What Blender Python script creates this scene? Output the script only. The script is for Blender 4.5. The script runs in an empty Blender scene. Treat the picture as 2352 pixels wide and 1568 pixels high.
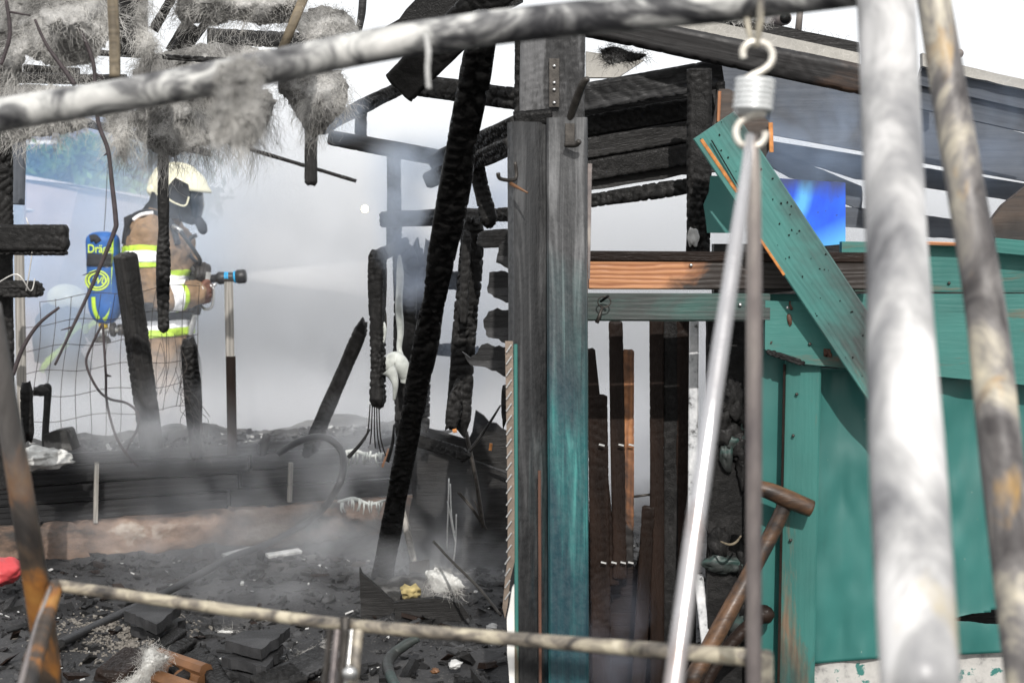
import bpy, bmesh, math, random
import numpy as np
from mathutils import Vector, Matrix
random.seed(7)
rng = np.random.default_rng(11)
S = bpy.context.scene
COL = S.collection

# ---------------------------------------------------------------- camera, sky, sun, exposure
CAMZ, K = 1.3, 36.0 / 50.0 / 2352.0
TH = math.atan(184 * K)
CT, ST = math.cos(TH), math.sin(TH)
cam = bpy.data.cameras.new("camera")
co = bpy.data.objects.new("camera", cam)
COL.objects.link(co)
co.location = (0, 0, CAMZ)
co.rotation_euler = (math.pi / 2 - TH, 0, 0)
cam.lens, cam.sensor_width = 50, 36
cam.clip_start, cam.clip_end = 0.05, 2000
cam.dof.use_dof = True
cam.dof.focus_distance = 4.4
cam.dof.aperture_fstop = 5.0
cam.dof.aperture_blades = 7
S.camera = co

SUN_EL, SUN_AZ = math.radians(35), math.radians(176)       # azimuth measured from +Y towards +X
world = bpy.data.worlds.new("World")
S.world = world
world.use_nodes = True
nt = world.node_tree
bg = nt.nodes["Background"]
sky = nt.nodes.new("ShaderNodeTexSky")
sky.sky_type = 'NISHITA'
sky.sun_disc = False
sky.sun_elevation = SUN_EL
sky.sun_rotation = SUN_AZ
sky.air_density, sky.dust_density = 1.0, 3.0
veil = nt.nodes.new("ShaderNodeMix")                        # thin white overcast over the blue
veil.data_type = 'RGBA'
veil.inputs[0].default_value = 0.88
veil.inputs[7].default_value = (8.0, 8.05, 8.15, 1)
nt.links.new(sky.outputs[0], veil.inputs[6])
nt.links.new(veil.outputs[2], bg.inputs[0])
bg.inputs[1].default_value = 0.13
sl = bpy.data.lights.new("sun", 'SUN')
sl.energy, sl.angle, sl.color = 3.2, math.radians(0.6), (1.0, 0.965, 0.92)
so = bpy.data.objects.new("sun", sl)
COL.objects.link(so)
sd = Vector((math.sin(SUN_AZ) * math.cos(SUN_EL), math.cos(SUN_AZ) * math.cos(SUN_EL), math.sin(SUN_EL)))
so.rotation_euler = sd.to_track_quat('Z', 'Y').to_euler()
so.location = (0, -6, 8)
S.view_settings.view_transform = 'Standard'
S.view_settings.look = 'None'
S.view_settings.exposure = 0.25
S.view_settings.gamma = 1
S.view_settings.use_curve_mapping = False
S.cycles.max_bounces = 8
S.cycles.diffuse_bounces = 3
S.cycles.glossy_bounces = 3
S.cycles.volume_bounces = 2
S.cycles.transparent_max_bounces = 16
S.cycles.volume_step_rate = 1.5
S.cycles.volume_max_steps = 96

# ---------------------------------------------------------------- from a point of the view to a place in the yard
def ray(px, py):
    x, u = (px - 1176) * K, -(py - 784) * K
    return Vector((x, CT + u * ST, -ST + u * CT))
def P(px, py, d):
    r = ray(px, py)
    s = d / r.y
    return Vector((r.x * s, d, CAMZ + r.z * s))
def G(px, py, z=0.0):
    r = ray(px, py)
    s = (z - CAMZ) / r.z
    return Vector((r.x * s, r.y * s, z))
def M(px, d):
    return px * K * d

# ---------------------------------------------------------------- object helpers
PM = {}
def tag(o, label=None, cat=None, group=None, kind=None):
    if label: o["label"] = label
    if cat: o["category"] = cat
    if group: o["group"] = group
    if kind: o["kind"] = kind
    return o
def thing(name, label, cat, loc=(0, 0, 0), group=None):
    o = bpy.data.objects.new(name, None)
    COL.objects.link(o)
    o.location = loc
    o.empty_display_size = 0.1
    PM[o.name] = Matrix.Translation(o.location)
    return tag(o, label, cat, group)
def link(name, me, mat, parent=None, mw=None):
    o = bpy.data.objects.new(name, me)
    COL.objects.link(o)
    if mat is not None:
        me.materials.clear()
        for m in (mat if isinstance(mat, (list, tuple)) else [mat]): me.materials.append(m)
    w = mw if mw is not None else Matrix.Identity(4)
    o.matrix_basis = w
    PM[o.name] = w
    if parent is not None:
        o.parent = parent
        o.matrix_parent_inverse = PM[parent.name].inverted()
    return o
def mesh(name, v, f, smooth=False):
    me = bpy.data.meshes.new(name)
    me.from_pydata([tuple(p) for p in v], [], f)
    if smooth: me.polygons.foreach_set("use_smooth", [True] * len(me.polygons))
    me.update()
    return me

# ---------------------------------------------------------------- noise on arrays
def hsh(ix, iy, iz, seed=0):
    h = (ix.astype(np.int64) * 374761393 + iy.astype(np.int64) * 668265263 + iz.astype(np.int64) * 2147483647 + seed * 1274126177) & 0xffffffff
    h = ((h ^ (h >> 13)) * 1274126177) & 0xffffffff
    h = ((h ^ (h >> 16)) * 2246822519) & 0xffffffff
    return ((h ^ (h >> 15)) & 0xffffff) / float(0xffffff)
def vnoise(p, seed=0):
    p = np.asarray(p, float)
    i = np.floor(p); f = p - i; f = f * f * (3 - 2 * f); i = i.astype(np.int64)
    r = 0
    for dx in (0, 1):
        for dy in (0, 1):
            for dz in (0, 1):
                w = (f[:, 0] if dx else 1 - f[:, 0]) * (f[:, 1] if dy else 1 - f[:, 1]) * (f[:, 2] if dz else 1 - f[:, 2])
                r = r + w * hsh(i[:, 0] + dx, i[:, 1] + dy, i[:, 2] + dz, seed)
    return r * 2 - 1
def fbm(p, o=3, seed=0):
    p = np.asarray(p, float); a, r = 1.0, 0
    for k in range(o):
        r = r + a * vnoise(p, seed + k); p = p * 2.03 + 3.1; a *= 0.5
    return r
def worley(u, v, seed=0):
    iu, iv = np.floor(u).astype(np.int64), np.floor(v).astype(np.int64)
    f1 = np.full(u.shape, 9.0); f2 = f1.copy()
    for a in (-1, 0, 1):
        for b in (-1, 0, 1):
            z = np.zeros_like(iu)
            du = iu + a + 0.15 + 0.7 * hsh(iu + a, iv + b, z, seed) - u
            dv = iv + b + 0.15 + 0.7 * hsh(iu + a, iv + b, z + 1, seed) - v
            d = np.sqrt(du * du + dv * dv)
            f2 = np.where(d < f1, f1, np.minimum(f2, d)); f1 = np.minimum(f1, d)
    return f1, f2

# ---------------------------------------------------------------- materials
class N:
    def __init__(s, name):
        s.m = bpy.data.materials.new(name); s.m.use_nodes = True
        s.t = s.m.node_tree; s.b = s.t.nodes["Principled BSDF"]; s.o = s.t.nodes["Material Output"]
        s.tc = s.t.nodes.new("ShaderNodeTexCoord")
    def n(s, k, **kw):
        x = s.t.nodes.new(k)
        for a, v in kw.items(): setattr(x, a, v)
        return x
    def l(s, a, b): s.t.links.new(a, b)
    def co(s, sc=(1, 1, 1), space="Object"):
        m = s.n("ShaderNodeMapping"); m.inputs["Scale"].default_value = sc
        s.l(s.tc.outputs[space], m.inputs[0]); return m.outputs[0]
    def noise(s, scale, sc=(1, 1, 1), det=4, rough=.55, dist=0, space="Object"):
        x = s.n("ShaderNodeTexNoise"); x.inputs["Scale"].default_value = scale; x.inputs["Detail"].default_value = det
        x.inputs["Roughness"].default_value = rough; x.inputs["Distortion"].default_value = dist
        s.l(s.co(sc, space), x.inputs["Vector"]); return x.outputs["Fac"]
    def vor(s, scale, sc=(1, 1, 1), feat='DISTANCE_TO_EDGE'):
        x = s.n("ShaderNodeTexVoronoi"); x.feature = feat; x.inputs["Scale"].default_value = scale
        s.l(s.co(sc), x.inputs["Vector"]); return x.outputs["Distance"]
    def ramp(s, fac, *st):
        x = s.n("ShaderNodeValToRGB"); e = x.color_ramp.elements
        while len(e) < len(st): e.new(0.5)
        for q, (p, c) in zip(e, st):
            q.position = p; q.color = (c, c, c, 1) if not isinstance(c, tuple) else (*c[:3], 1)
        s.l(fac, x.inputs[0]); return x.outputs[0]
    def rng(s, fac, a, b, c=0., d=1.):
        x = s.n("ShaderNodeMapRange"); x.clamp = True
        for i, v in enumerate((a, b, c, d)): x.inputs[i + 1].default_value = v
        s.l(fac, x.inputs[0]); return x.outputs[0]
    def math(s, op, a, b=None):
        x = s.n("ShaderNodeMath"); x.operation = op
        for i, v in enumerate((a, b)):
            if v is None: continue
            if isinstance(v, (int, float)): x.inputs[i].default_value = v
            else: s.l(v, x.inputs[i])
        return x.outputs[0]
    def mix(s, fac, a, b, mode='MIX'):
        x = s.n("ShaderNodeMix"); x.data_type = 'RGBA'; x.blend_type = mode
        for i, v in ((0, fac), (6, a), (7, b)):
            if isinstance(v, (int, float)): x.inputs[i].default_value = v
            elif isinstance(v, tuple): x.inputs[i].default_value = (*v[:3], 1)
            else: s.l(v, x.inputs[i])
        return x.outputs[2]
    def axis(s, k, space="Object"):
        x = s.n("ShaderNodeSeparateXYZ"); s.l(s.tc.outputs[space], x.inputs[0]); return x.outputs[k]
    def bump(s, h, strength=.5, dist=.01, prev=None):
        x = s.n("ShaderNodeBump"); x.inputs["Strength"].default_value = strength; x.inputs["Distance"].default_value = dist
        s.l(h, x.inputs["Height"])
        if prev is not None: s.l(prev, x.inputs["Normal"])
        s.l(x.outputs[0], s.b.inputs["Normal"]); return x.outputs[0]
    def done(s, col=None, rough=None, metal=None, spec=None):
        for key, v in (("Base Color", col), ("Roughness", rough), ("Metallic", metal), ("Specular IOR Level", spec)):
            if v is None: continue
            if isinstance(v, (int, float)): s.b.inputs[key].default_value = v
            elif isinstance(v, tuple): s.b.inputs[key].default_value = (*v[:3], 1)
            else: s.l(v, s.b.inputs[key])
        return s.m

def plain(name, col, rough=.6, metal=0., var=.25, scale=20, bump=.15):
    n = N(name); f = n.noise(scale, det=5)
    lo, hi = tuple(c * (1 - var) for c in col), tuple(min(1, c * (1 + var)) for c in col)
    n.bump(n.noise(scale * 4), bump, .004)
    return n.done(n.ramp(f, (.3, lo), (.7, hi)), rough, metal)
def char_mat(name, base=.012, ash=.06, ashpos=.6, tint=(1, .97, .95), rough=(.30, .75), grain=False, cell=60):
    n = N(name)
    st = (.07, 1, 1) if grain else (.8, 1, 1)
    a = n.noise(4.5, (.5, 1, 1), 7, .68); b = n.noise(cell, st, 5, .65, .4); g = n.noise(210, (.3, 1, 1) if grain else (1, 1, 1), 3)
    f = n.math('ADD', n.math('MULTIPLY', a, .62), n.math('MULTIPLY', b, .38))
    col = n.ramp(f, (.36, tuple(base * .55 * t for t in tint)), (.50, tuple(base * 1.5 * t for t in tint)), (min(.97, ashpos + .04), tuple((base * 1.5 + ash) * .5 * t for t in tint)), (min(.99, ashpos + .18), tuple(ash * t for t in tint)))
    nb = n.bump(b, .55, .007)
    n.bump(g, .4, .003, nb)
    return n.done(col, n.rng(g, .35, .65, *rough), 0, .16)
def wood_mat(name, light, dark, burn=None, scale=1.0, rough=.6, paint=None, paintamt=.5, wear=(.45, .62), wv=.16, fade=None):
    """grain runs along local X; paint worn through to grain, burn adds char in patches"""
    n = N(name)
    g = n.noise(34 * scale, (.05, 1, 1), 6, .6, 1.2)
    w = n.n("ShaderNodeTexWave"); w.wave_type = 'BANDS'; w.bands_direction = 'Y'
    w.inputs["Scale"].default_value = 24 * scale; w.inputs["Distortion"].default_value = 7; w.inputs["Detail"].default_value = 3
    w.inputs["Detail Scale"].default_value = 1.2
    n.l(n.co((.12, 1, 1)), w.inputs["Vector"])
    gr = n.math('ADD', n.math('MULTIPLY', g, 1 - wv), n.math('MULTIPLY', w.outputs["Fac"], wv))
    col = n.ramp(gr, (.28, dark), (.62, light))
    if paint:
        p2 = tuple(c * .72 for c in paint)
        pc = n.mix(n.rng(n.noise(7, (.4, 1, 1), 5), .35, .7), paint, p2)
        pm = n.noise(9, (.22, 1, 1), 8, .7, .6)
        pm2 = n.math('ADD', pm, n.math('MULTIPLY', n.math('SUBTRACT', g, .5), .35))
        col = n.mix(n.rng(pm2, wear[0], wear[1]), pc, col)
    if burn:
        k = n.noise(burn[0], (.5, 1, 1), 6, .62, .4)
        if fade: k = n.math('ADD', k, n.rng(n.axis(fade[0]), fade[1], fade[2], -fade[3], fade[4]))
        kk = n.math('ADD', k, n.math('MULTIPLY', n.math('SUBTRACT', g, .5), .15))
        col = n.mix(n.rng(kk, burn[1], burn[2]), col, burn[3] if len(burn) > 3 else (.016, .015, .014))
    nb = n.bump(gr, .35, .004)
    n.bump(n.noise(120, (.15, 1, 1), 4), .25, .002, nb)
    return n.done(col, n.rng(n.noise(30), .3, .7, rough - .12, rough + .12), 0, .45)

TEAL = (.034, .158, .138)
MT = {}
MT['char'] = char_mat('char', .009, .05, .6, cell=45)
MT['char_deep'] = char_mat('char_deep', .0045, .02, .66, cell=45)
MT['char_grey'] = char_mat('char_grey', .016, .09, .54, (1, 1, 1.02), grain=True, cell=45)
MT['char_fine'] = char_mat("char_fine", .014, .06, .6, grain=True, cell=90)
MT['char_brown'] = char_mat('char_brown', .0065, .020, .56, (1.35, .80, .58), grain=True, cell=30)
MT['char_post'] = char_mat('char_post', .028, .16, .50, (1, 1, 1.02), (.34, .55), True, 45)
MT['orange'] = wood_mat('raw_pine', (.46, .215, .10), (.27, .105, .042), burn=(5, .44, .56, (.020, .014, .011)), wv=.5, fade=(0, .10, .34, .10, .12))
MT['redwood'] = wood_mat('dark_red_wood', (.13, .055, .03), (.05, .025, .018))
MT['scorch'] = wood_mat('scorched_pine', (.34, .145, .055), (.12, .045, .02), burn=(5, .40, .52, (.010, .008, .007)))
MT['brownwood'] = wood_mat('sooty_brown_wood', (.085, .058, .042), (.03, .023, .02), burn=(2.0, .42, .62), wv=.1)
MT['tealwood'] = wood_mat("teal_painted_wood", (.16, .11, .07), (.05, .035, .025), paint=TEAL, wear=(.54, .70), burn=(3.5, .52, .74, (.022, .045, .04)))
MT['tealdiag'] = wood_mat('teal_painted_board', (.15, .12, .09), (.03, .03, .025), paint=(.075, .245, .22), wear=(.60, .80), burn=(4.5, .42, .66, (.050, .062, .060)), fade=(1, -.05, .055, .13, .15), wv=.2)
MT['tealend'] = wood_mat('teal_end_board', (.15, .10, .07), (.05, .035, .025), paint=(.040, .170, .148), wear=(.55, .70), burn=(3.0, .52, .74, (.022, .045, .04)))
MT['tealpost'] = wood_mat("teal_charred_wood", (.03, .15, .13), (.012, .055, .055), paint=(.028, .20, .18), wear=(.40, .66), burn=(2.2, .56, .74, (.02, .022, .024)), scale=1.6, rough=.42)
MT['tealdark'] = wood_mat('sooty_teal_wood', (.045, .06, .055), (.018, .02, .02), paint=(.03, .105, .088), wear=(.30, .52), burn=(2.5, .42, .60, (.024, .025, .024)), rough=.5)
MT['darkboard'] = wood_mat('bluish_sooty_board', (.085, .095, .112), (.048, .055, .067), rough=.7, wv=.08)
MT['rafterwood'] = wood_mat('half_burnt_rafter', (.12, .07, .045), (.035, .024, .02), burn=(5, .42, .58, (.012, .011, .011)), wv=.1, fade=(0, .35, .75, -.22, -.05))
MT['graywood'] = wood_mat("grey_weathered_wood", (.34, .32, .29), (.13, .125, .115), rough=.7)
MT['tan'] = wood_mat('tan_stick_wood', (.19, .155, .105), (.08, .065, .045), rough=.7)
MT['toolwood'] = wood_mat('tool_handle_wood', (.15, .078, .038), (.055, .03, .018), burn=(7, .46, .62, (.022, .016, .013)), rough=.4, wv=.1)
MT['twig'] = plain("twig_bark", (.04, .03, .032), .7, 0, .4, 60, .4)
MT['hose'] = plain("black_rubber", (.018, .018, .019), .45, 0, .3, 30)
MT['wire'] = plain("rusty_wire", (.06, .05, .045), .6, .4, .3, 80)
MT['steel'] = plain("bare_steel", (.55, .55, .54), .32, .9, .2, 40)
MT['darksteel'] = plain("sooty_steel", (.05, .045, .04), .5, .6, .4, 60)
MT['glove'] = plain("glove_leather", (.02, .018, .017), .6, 0, .5, 25, .4)
MT['glovebrown'] = plain("brown_leather", (.13, .05, .028), .55, 0, .4, 18, .4)
MT['blackcloth'] = plain("black_cloth", (.014, .015, .018), .8, 0, .4, 25, .3)
MT['visor'] = plain("smoked_visor", (.012, .02, .03), .12, 0, .2, 10, 0)
MT['white'] = plain("white_plastic", (.7, .69, .66), .4, 0, .12, 12)
MT['red'] = plain("red_plastic", (.45, .05, .055), .5, 0, .25, 12)
MT['lime'] = plain("lime_tape", (.42, .62, .04), .55, 0, .15, 60)
MT['blue'] = plain("blue_cover_cloth", (.010, .085, .29), .6, 0, .3, 14, .3)
MT['limeprint'] = plain("lime_print", (.55, .70, .06), .5, 0, .08, 60, 0)
MT['nozzleblue'] = plain("blue_ring", (.02, .38, .72), .45, 0, .1, 30, 0)
MT['helmet'] = plain("cream_helmet", (.68, .66, .50), .3, 0, .08, 10, 0)
MT['hay'] = plain('raw_splinter', (.48, .19, .05), .6, 0, .4, 60)
MT['yellow'] = plain("yellow_valve", (.6, .42, .02), .5)

def tape():
    n = N("silver_tape"); f = n.noise(35, det=5, rough=.7)
    n.bump(n.noise(60, det=4), .3, .004)
    return n.done(n.ramp(f, (.3, (.55, .56, .58)), (.5, (.93, .93, .94))), .35, .0, .8)
MT['tape'] = tape()
def turnout():
    n = N("turnout_cloth"); f = n.noise(6, det=6, rough=.6)
    c = n.ramp(f, (.32, (.15, .092, .048)), (.68, (.30, .195, .112)))
    d = n.noise(14, det=6, rough=.7)
    c = n.mix(n.rng(d, .50, .70, 0, .7), c, (.06, .045, .035))
    nb = n.bump(n.noise(9, det=3, dist=1.0), .6, .03)
    n.bump(n.noise(300, det=2), .3, .002, nb)
    return n.done(c, .85)
MT['turnout'] = turnout()
def tube_paint(name, stops, scale=12, st=(1, 1, 1), rough=.4, metal=.2, dist=.5, spot=None, grad=None):
    n = N(name); f = n.noise(scale, st, 6, .6, dist)
    c = n.ramp(f, *stops)
    if spot:
        c = n.mix(n.rng(n.noise(spot[0], st, 5, .6, 1), spot[1], spot[2]), c, spot[3])
    if grad:
        gz = n.math('ADD', n.axis(2), n.math('MULTIPLY', n.math('SUBTRACT', n.noise(9, (1, 1, .4), 5, .65), .5), grad[3]))
        c = n.mix(n.rng(gz, grad[0], grad[1]), c, n.ramp(f, (.35, grad[2]), (.65, tuple(q * 3.2 for q in grad[2]))))
    n.bump(f, .25, .003)
    n.bump(n.noise(90, (1, 1, .35), 4, .7), .2, .0015, n.b.inputs["Normal"].links[0].from_socket)
    return n.done(c, n.rng(n.noise(25), .3, .7, rough - .1, rough + .15), metal)
MT['pole'] = tube_paint('burnt_white_tube', ((.33, (.05, .05, .055)), (.43, (.22, .22, .225)), (.50, (.33, .327, .325)), (.62, (.62, .61, .60))), 7.5, (1, 1, .55), .34, .1, .7, (5, .62, .72, (.42, .36, .24)))
MT['beamtube'] = tube_paint('burnt_grey_tube', ((.38, (.03, .03, .033)), (.48, (.15, .15, .15)), (.56, (.40, .40, .385)), (.70, (.68, .67, .64))), 19, (.7, 1, 1), .5, .1, 1.0)
MT['lichen'] = tube_paint('scorched_yellow_tube', ((.36, (.045, .04, .04)), (.48, (.15, .14, .135)), (.57, (.36, .33, .27)), (.70, (.58, .52, .39))), 14, (1, 1, .5), .55, .1, .9, (6, .58, .68, (.36, .21, .05)))
MT['rust'] = tube_paint('rusty_tube', ((.38, (.026, .022, .02)), (.49, (.07, .05, .035)), (.57, (.30, .12, .025)), (.72, (.48, .26, .06))), 11, (1, 1, .45), .5, .2, .7)
MT['rustleg'] = tube_paint('rusty_leg_tube', ((.40, (.026, .022, .02)), (.50, (.07, .05, .035)), (.58, (.26, .11, .028)), (.74, (.40, .21, .05))), 12, (1, 1, .4), .5, .2, .8, None, (-.34, -.16, (.045, .042, .040), .5))
MT['rail'] = tube_paint('scorched_cream_tube', ((.36, (.045, .04, .036)), (.48, (.20, .175, .14)), (.58, (.42, .375, .28)), (.72, (.60, .55, .44))), 24, (.6, 1, 1), .5, .15, .8, (8, .58, .66, (.34, .15, .025)))
MT['chrome'] = tube_paint('bright_steel_rod', ((.3, (.34, .33, .335)), (.7, (.56, .56, .57))), 8, (1, 1, .2), .24, .6, .2, (7, .60, .72, (.26, .19, .16)))
MT['rodgrey'] = tube_paint("sooty_steel_rod", ((.3, (.09, .08, .085)), (.5, (.24, .21, .20)), (.7, (.42, .38, .34))), 9, (1, 1, .4), .4, .5, .4)
MT['spring'] = tube_paint("zinc_spring", ((.3, (.62, .64, .64)), (.7, (.84, .85, .84))), 30, (1, 1, 1), .35, .35, .2)
MT['hook'] = tube_paint("cream_steel_hook", ((.3, (.55, .50, .42)), (.6, (.80, .77, .70))), 60, (1, 1, 1), .35, .3, .2)

def wool_mat():
    n = N("mineral_wool"); f = n.noise(7, det=7, rough=.7); g = n.noise(60, (1, 1, .25), 5, .7, 1)
    c = n.ramp(f, (.34, (.035, .034, .032)), (.47, (.21, .206, .197)), (.62, (.56, .55, .53)))
    c = n.mix(n.rng(g, .48, .78, 0, .5), c, (.55, .54, .52))
    nb = n.bump(g, .9, .012); n.bump(n.noise(30, det=6, rough=.75), .7, .02, nb)
    return n.done(c, .9, 0, .2)
MT['wool'] = wool_mat()
def woolfib():
    n = N("wool_fibre"); f = n.noise(8, det=4)
    return n.done(n.ramp(f, (.34, (.11, .107, .10)), (.64, (.70, .685, .65))), .6, 0, .4)
MT['woolfibre'] = woolfib()
MT['ashwool'] = plain("ashy_wool", (.52, .52, .50), .9, 0, .3, 25, .8)
def sheet_teal():
    n = N("teal_wall_sheet"); f = n.noise(3, (1, 1, 1), 4); s = n.noise(60, (1, 1, 1), 3)
    c = n.mix(n.rng(f, .3, .7), (.020, .108, .097), (.036, .160, .143))
    c = n.mix(n.rng(n.noise(5, (1.6, 1, .5), 6, .6), .60, .82, 0, .55), c, (.02, .06, .05))
    c = n.mix(n.rng(s, .74, .78), c, (.25, .33, .28))
    n.bump(n.noise(2.4, (1.6, 1, .7), 2), .35, .10)
    return n.done(c, .42, 0, .5)
MT['tealsheet'] = sheet_teal()
def blue_sheet():
    n = N("bright_blue_sheet"); f = n.noise(9, (1, 1, .5), 5, .6)
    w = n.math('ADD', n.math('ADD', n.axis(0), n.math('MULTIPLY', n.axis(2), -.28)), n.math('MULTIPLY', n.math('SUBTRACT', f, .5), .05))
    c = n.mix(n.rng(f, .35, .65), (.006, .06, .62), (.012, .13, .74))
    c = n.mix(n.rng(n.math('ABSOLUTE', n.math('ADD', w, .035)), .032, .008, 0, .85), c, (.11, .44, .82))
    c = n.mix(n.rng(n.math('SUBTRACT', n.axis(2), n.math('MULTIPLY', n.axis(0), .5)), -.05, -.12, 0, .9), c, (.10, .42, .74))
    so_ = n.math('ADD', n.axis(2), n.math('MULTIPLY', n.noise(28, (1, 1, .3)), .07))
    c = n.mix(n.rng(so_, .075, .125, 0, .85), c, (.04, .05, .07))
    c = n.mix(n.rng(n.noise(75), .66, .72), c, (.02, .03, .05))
    return n.done(c, .35)
MT['bluesheet'] = blue_sheet()
def cement():
    n = N("cracked_fibre_cement"); v = n.vor(60); f = n.noise(5, det=6, rough=.65)
    c = n.ramp(f, (.3, (.20, .195, .18)), (.7, (.46, .44, .40)))
    c = n.mix(n.rng(v, 0, .03, .3, 0), c, (.72, .70, .66)); n.bump(v, .2, .003)
    return n.done(c, .8)
MT['cement'] = cement()
def whitepaint():
    n = N("flaking_white_paint"); f = n.noise(22, det=6, rough=.7)
    c = n.ramp(f, (.36, (.05, .05, .05)), (.44, (.42, .43, .44)), (.7, (.72, .72, .72)))
    n.bump(f, .4, .003); return n.done(c, .5)
MT['whitepaint'] = whitepaint()
def whiteteal():
    n = N("chipped_white_over_teal"); f = n.noise(16, det=6, rough=.7)
    c = n.ramp(f, (.36, (.20, .195, .19)), (.46, (.40, .39, .37)), (.58, (.47, .455, .43)), (.62, TEAL), (.75, TEAL)); n.bump(f, .3, .003)
    return n.done(c, .55)
MT['whiteteal'] = whiteteal()
def curb_mat():
    n = N("scorched_concrete"); f = n.noise(5, (.5, 1, 1.4), 7, .65)
    c = n.ramp(f, (.40, (.035, .032, .03)), (.50, (.13, .088, .065)), (.60, (.23, .16, .12)), (.70, (.42, .37, .32)))
    n.bump(n.noise(25, det=6, rough=.7), .6, .02); return n.done(c, .9)
MT['curb'] = curb_mat()
def ground_mat():
    n = N("ash_ground"); f = n.noise(1.6, det=8, rough=.65); g = n.noise(14, det=8, rough=.72)
    c = n.ramp(f, (.34, (.016, .016, .017)), (.55, (.05, .05, .052)), (.72, (.12, .115, .11)))
    c = n.mix(n.rng(g, .58, .72, 0, .6), c, (.19, .185, .175))
    c = n.mix(n.rng(n.noise(120, det=3), .66, .72, 0, .8), c, (.30, .28, .25))
    nb = n.bump(g, .8, .05); n.bump(n.noise(70, det=5, rough=.7), .7, .012, nb)
    return n.done(c, n.rng(g, .3, .7, .5, .9), 0, .4)
MT['ground'] = ground_mat()
MT['rubble'] = char_mat("rubble_char", .013, .09, .55, (1, 1, 1.02), cell=25)
MT['soil'] = char_mat("sooty_soil", .022, .15, .5, (1, .98, .95), (.7, .95), cell=18)
MT['ash'] = plain("pale_ash", (.42, .42, .41), .95, 0, .4, 18, .9)
MT['gravel'] = plain("pale_grit", (.17, .155, .135), .85, 0, .4, 90, .5)
MT['tile'] = char_mat("burnt_tile", .018, .08, .6, (1, 1, 1.03), (.4, .6), cell=9)
MT['rusttile'] = plain("rust_brown_clay", (.12, .055, .022), .55, 0, .5, 9, .4)
MT['plankwall'] = char_mat("sooty_black_plank", .014, .055, .6, (1, 1, 1.04), (.5, .75), True, 20)
MT['melt'] = plain("melted_plastic", (.50, .52, .49), .25, 0, .25, 30, .3)
MT['checker'] = plain("dusty_tread_metal", (.22, .175, .14), .45, .5, .25, 30, .2)
MT['leaf'] = None
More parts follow.
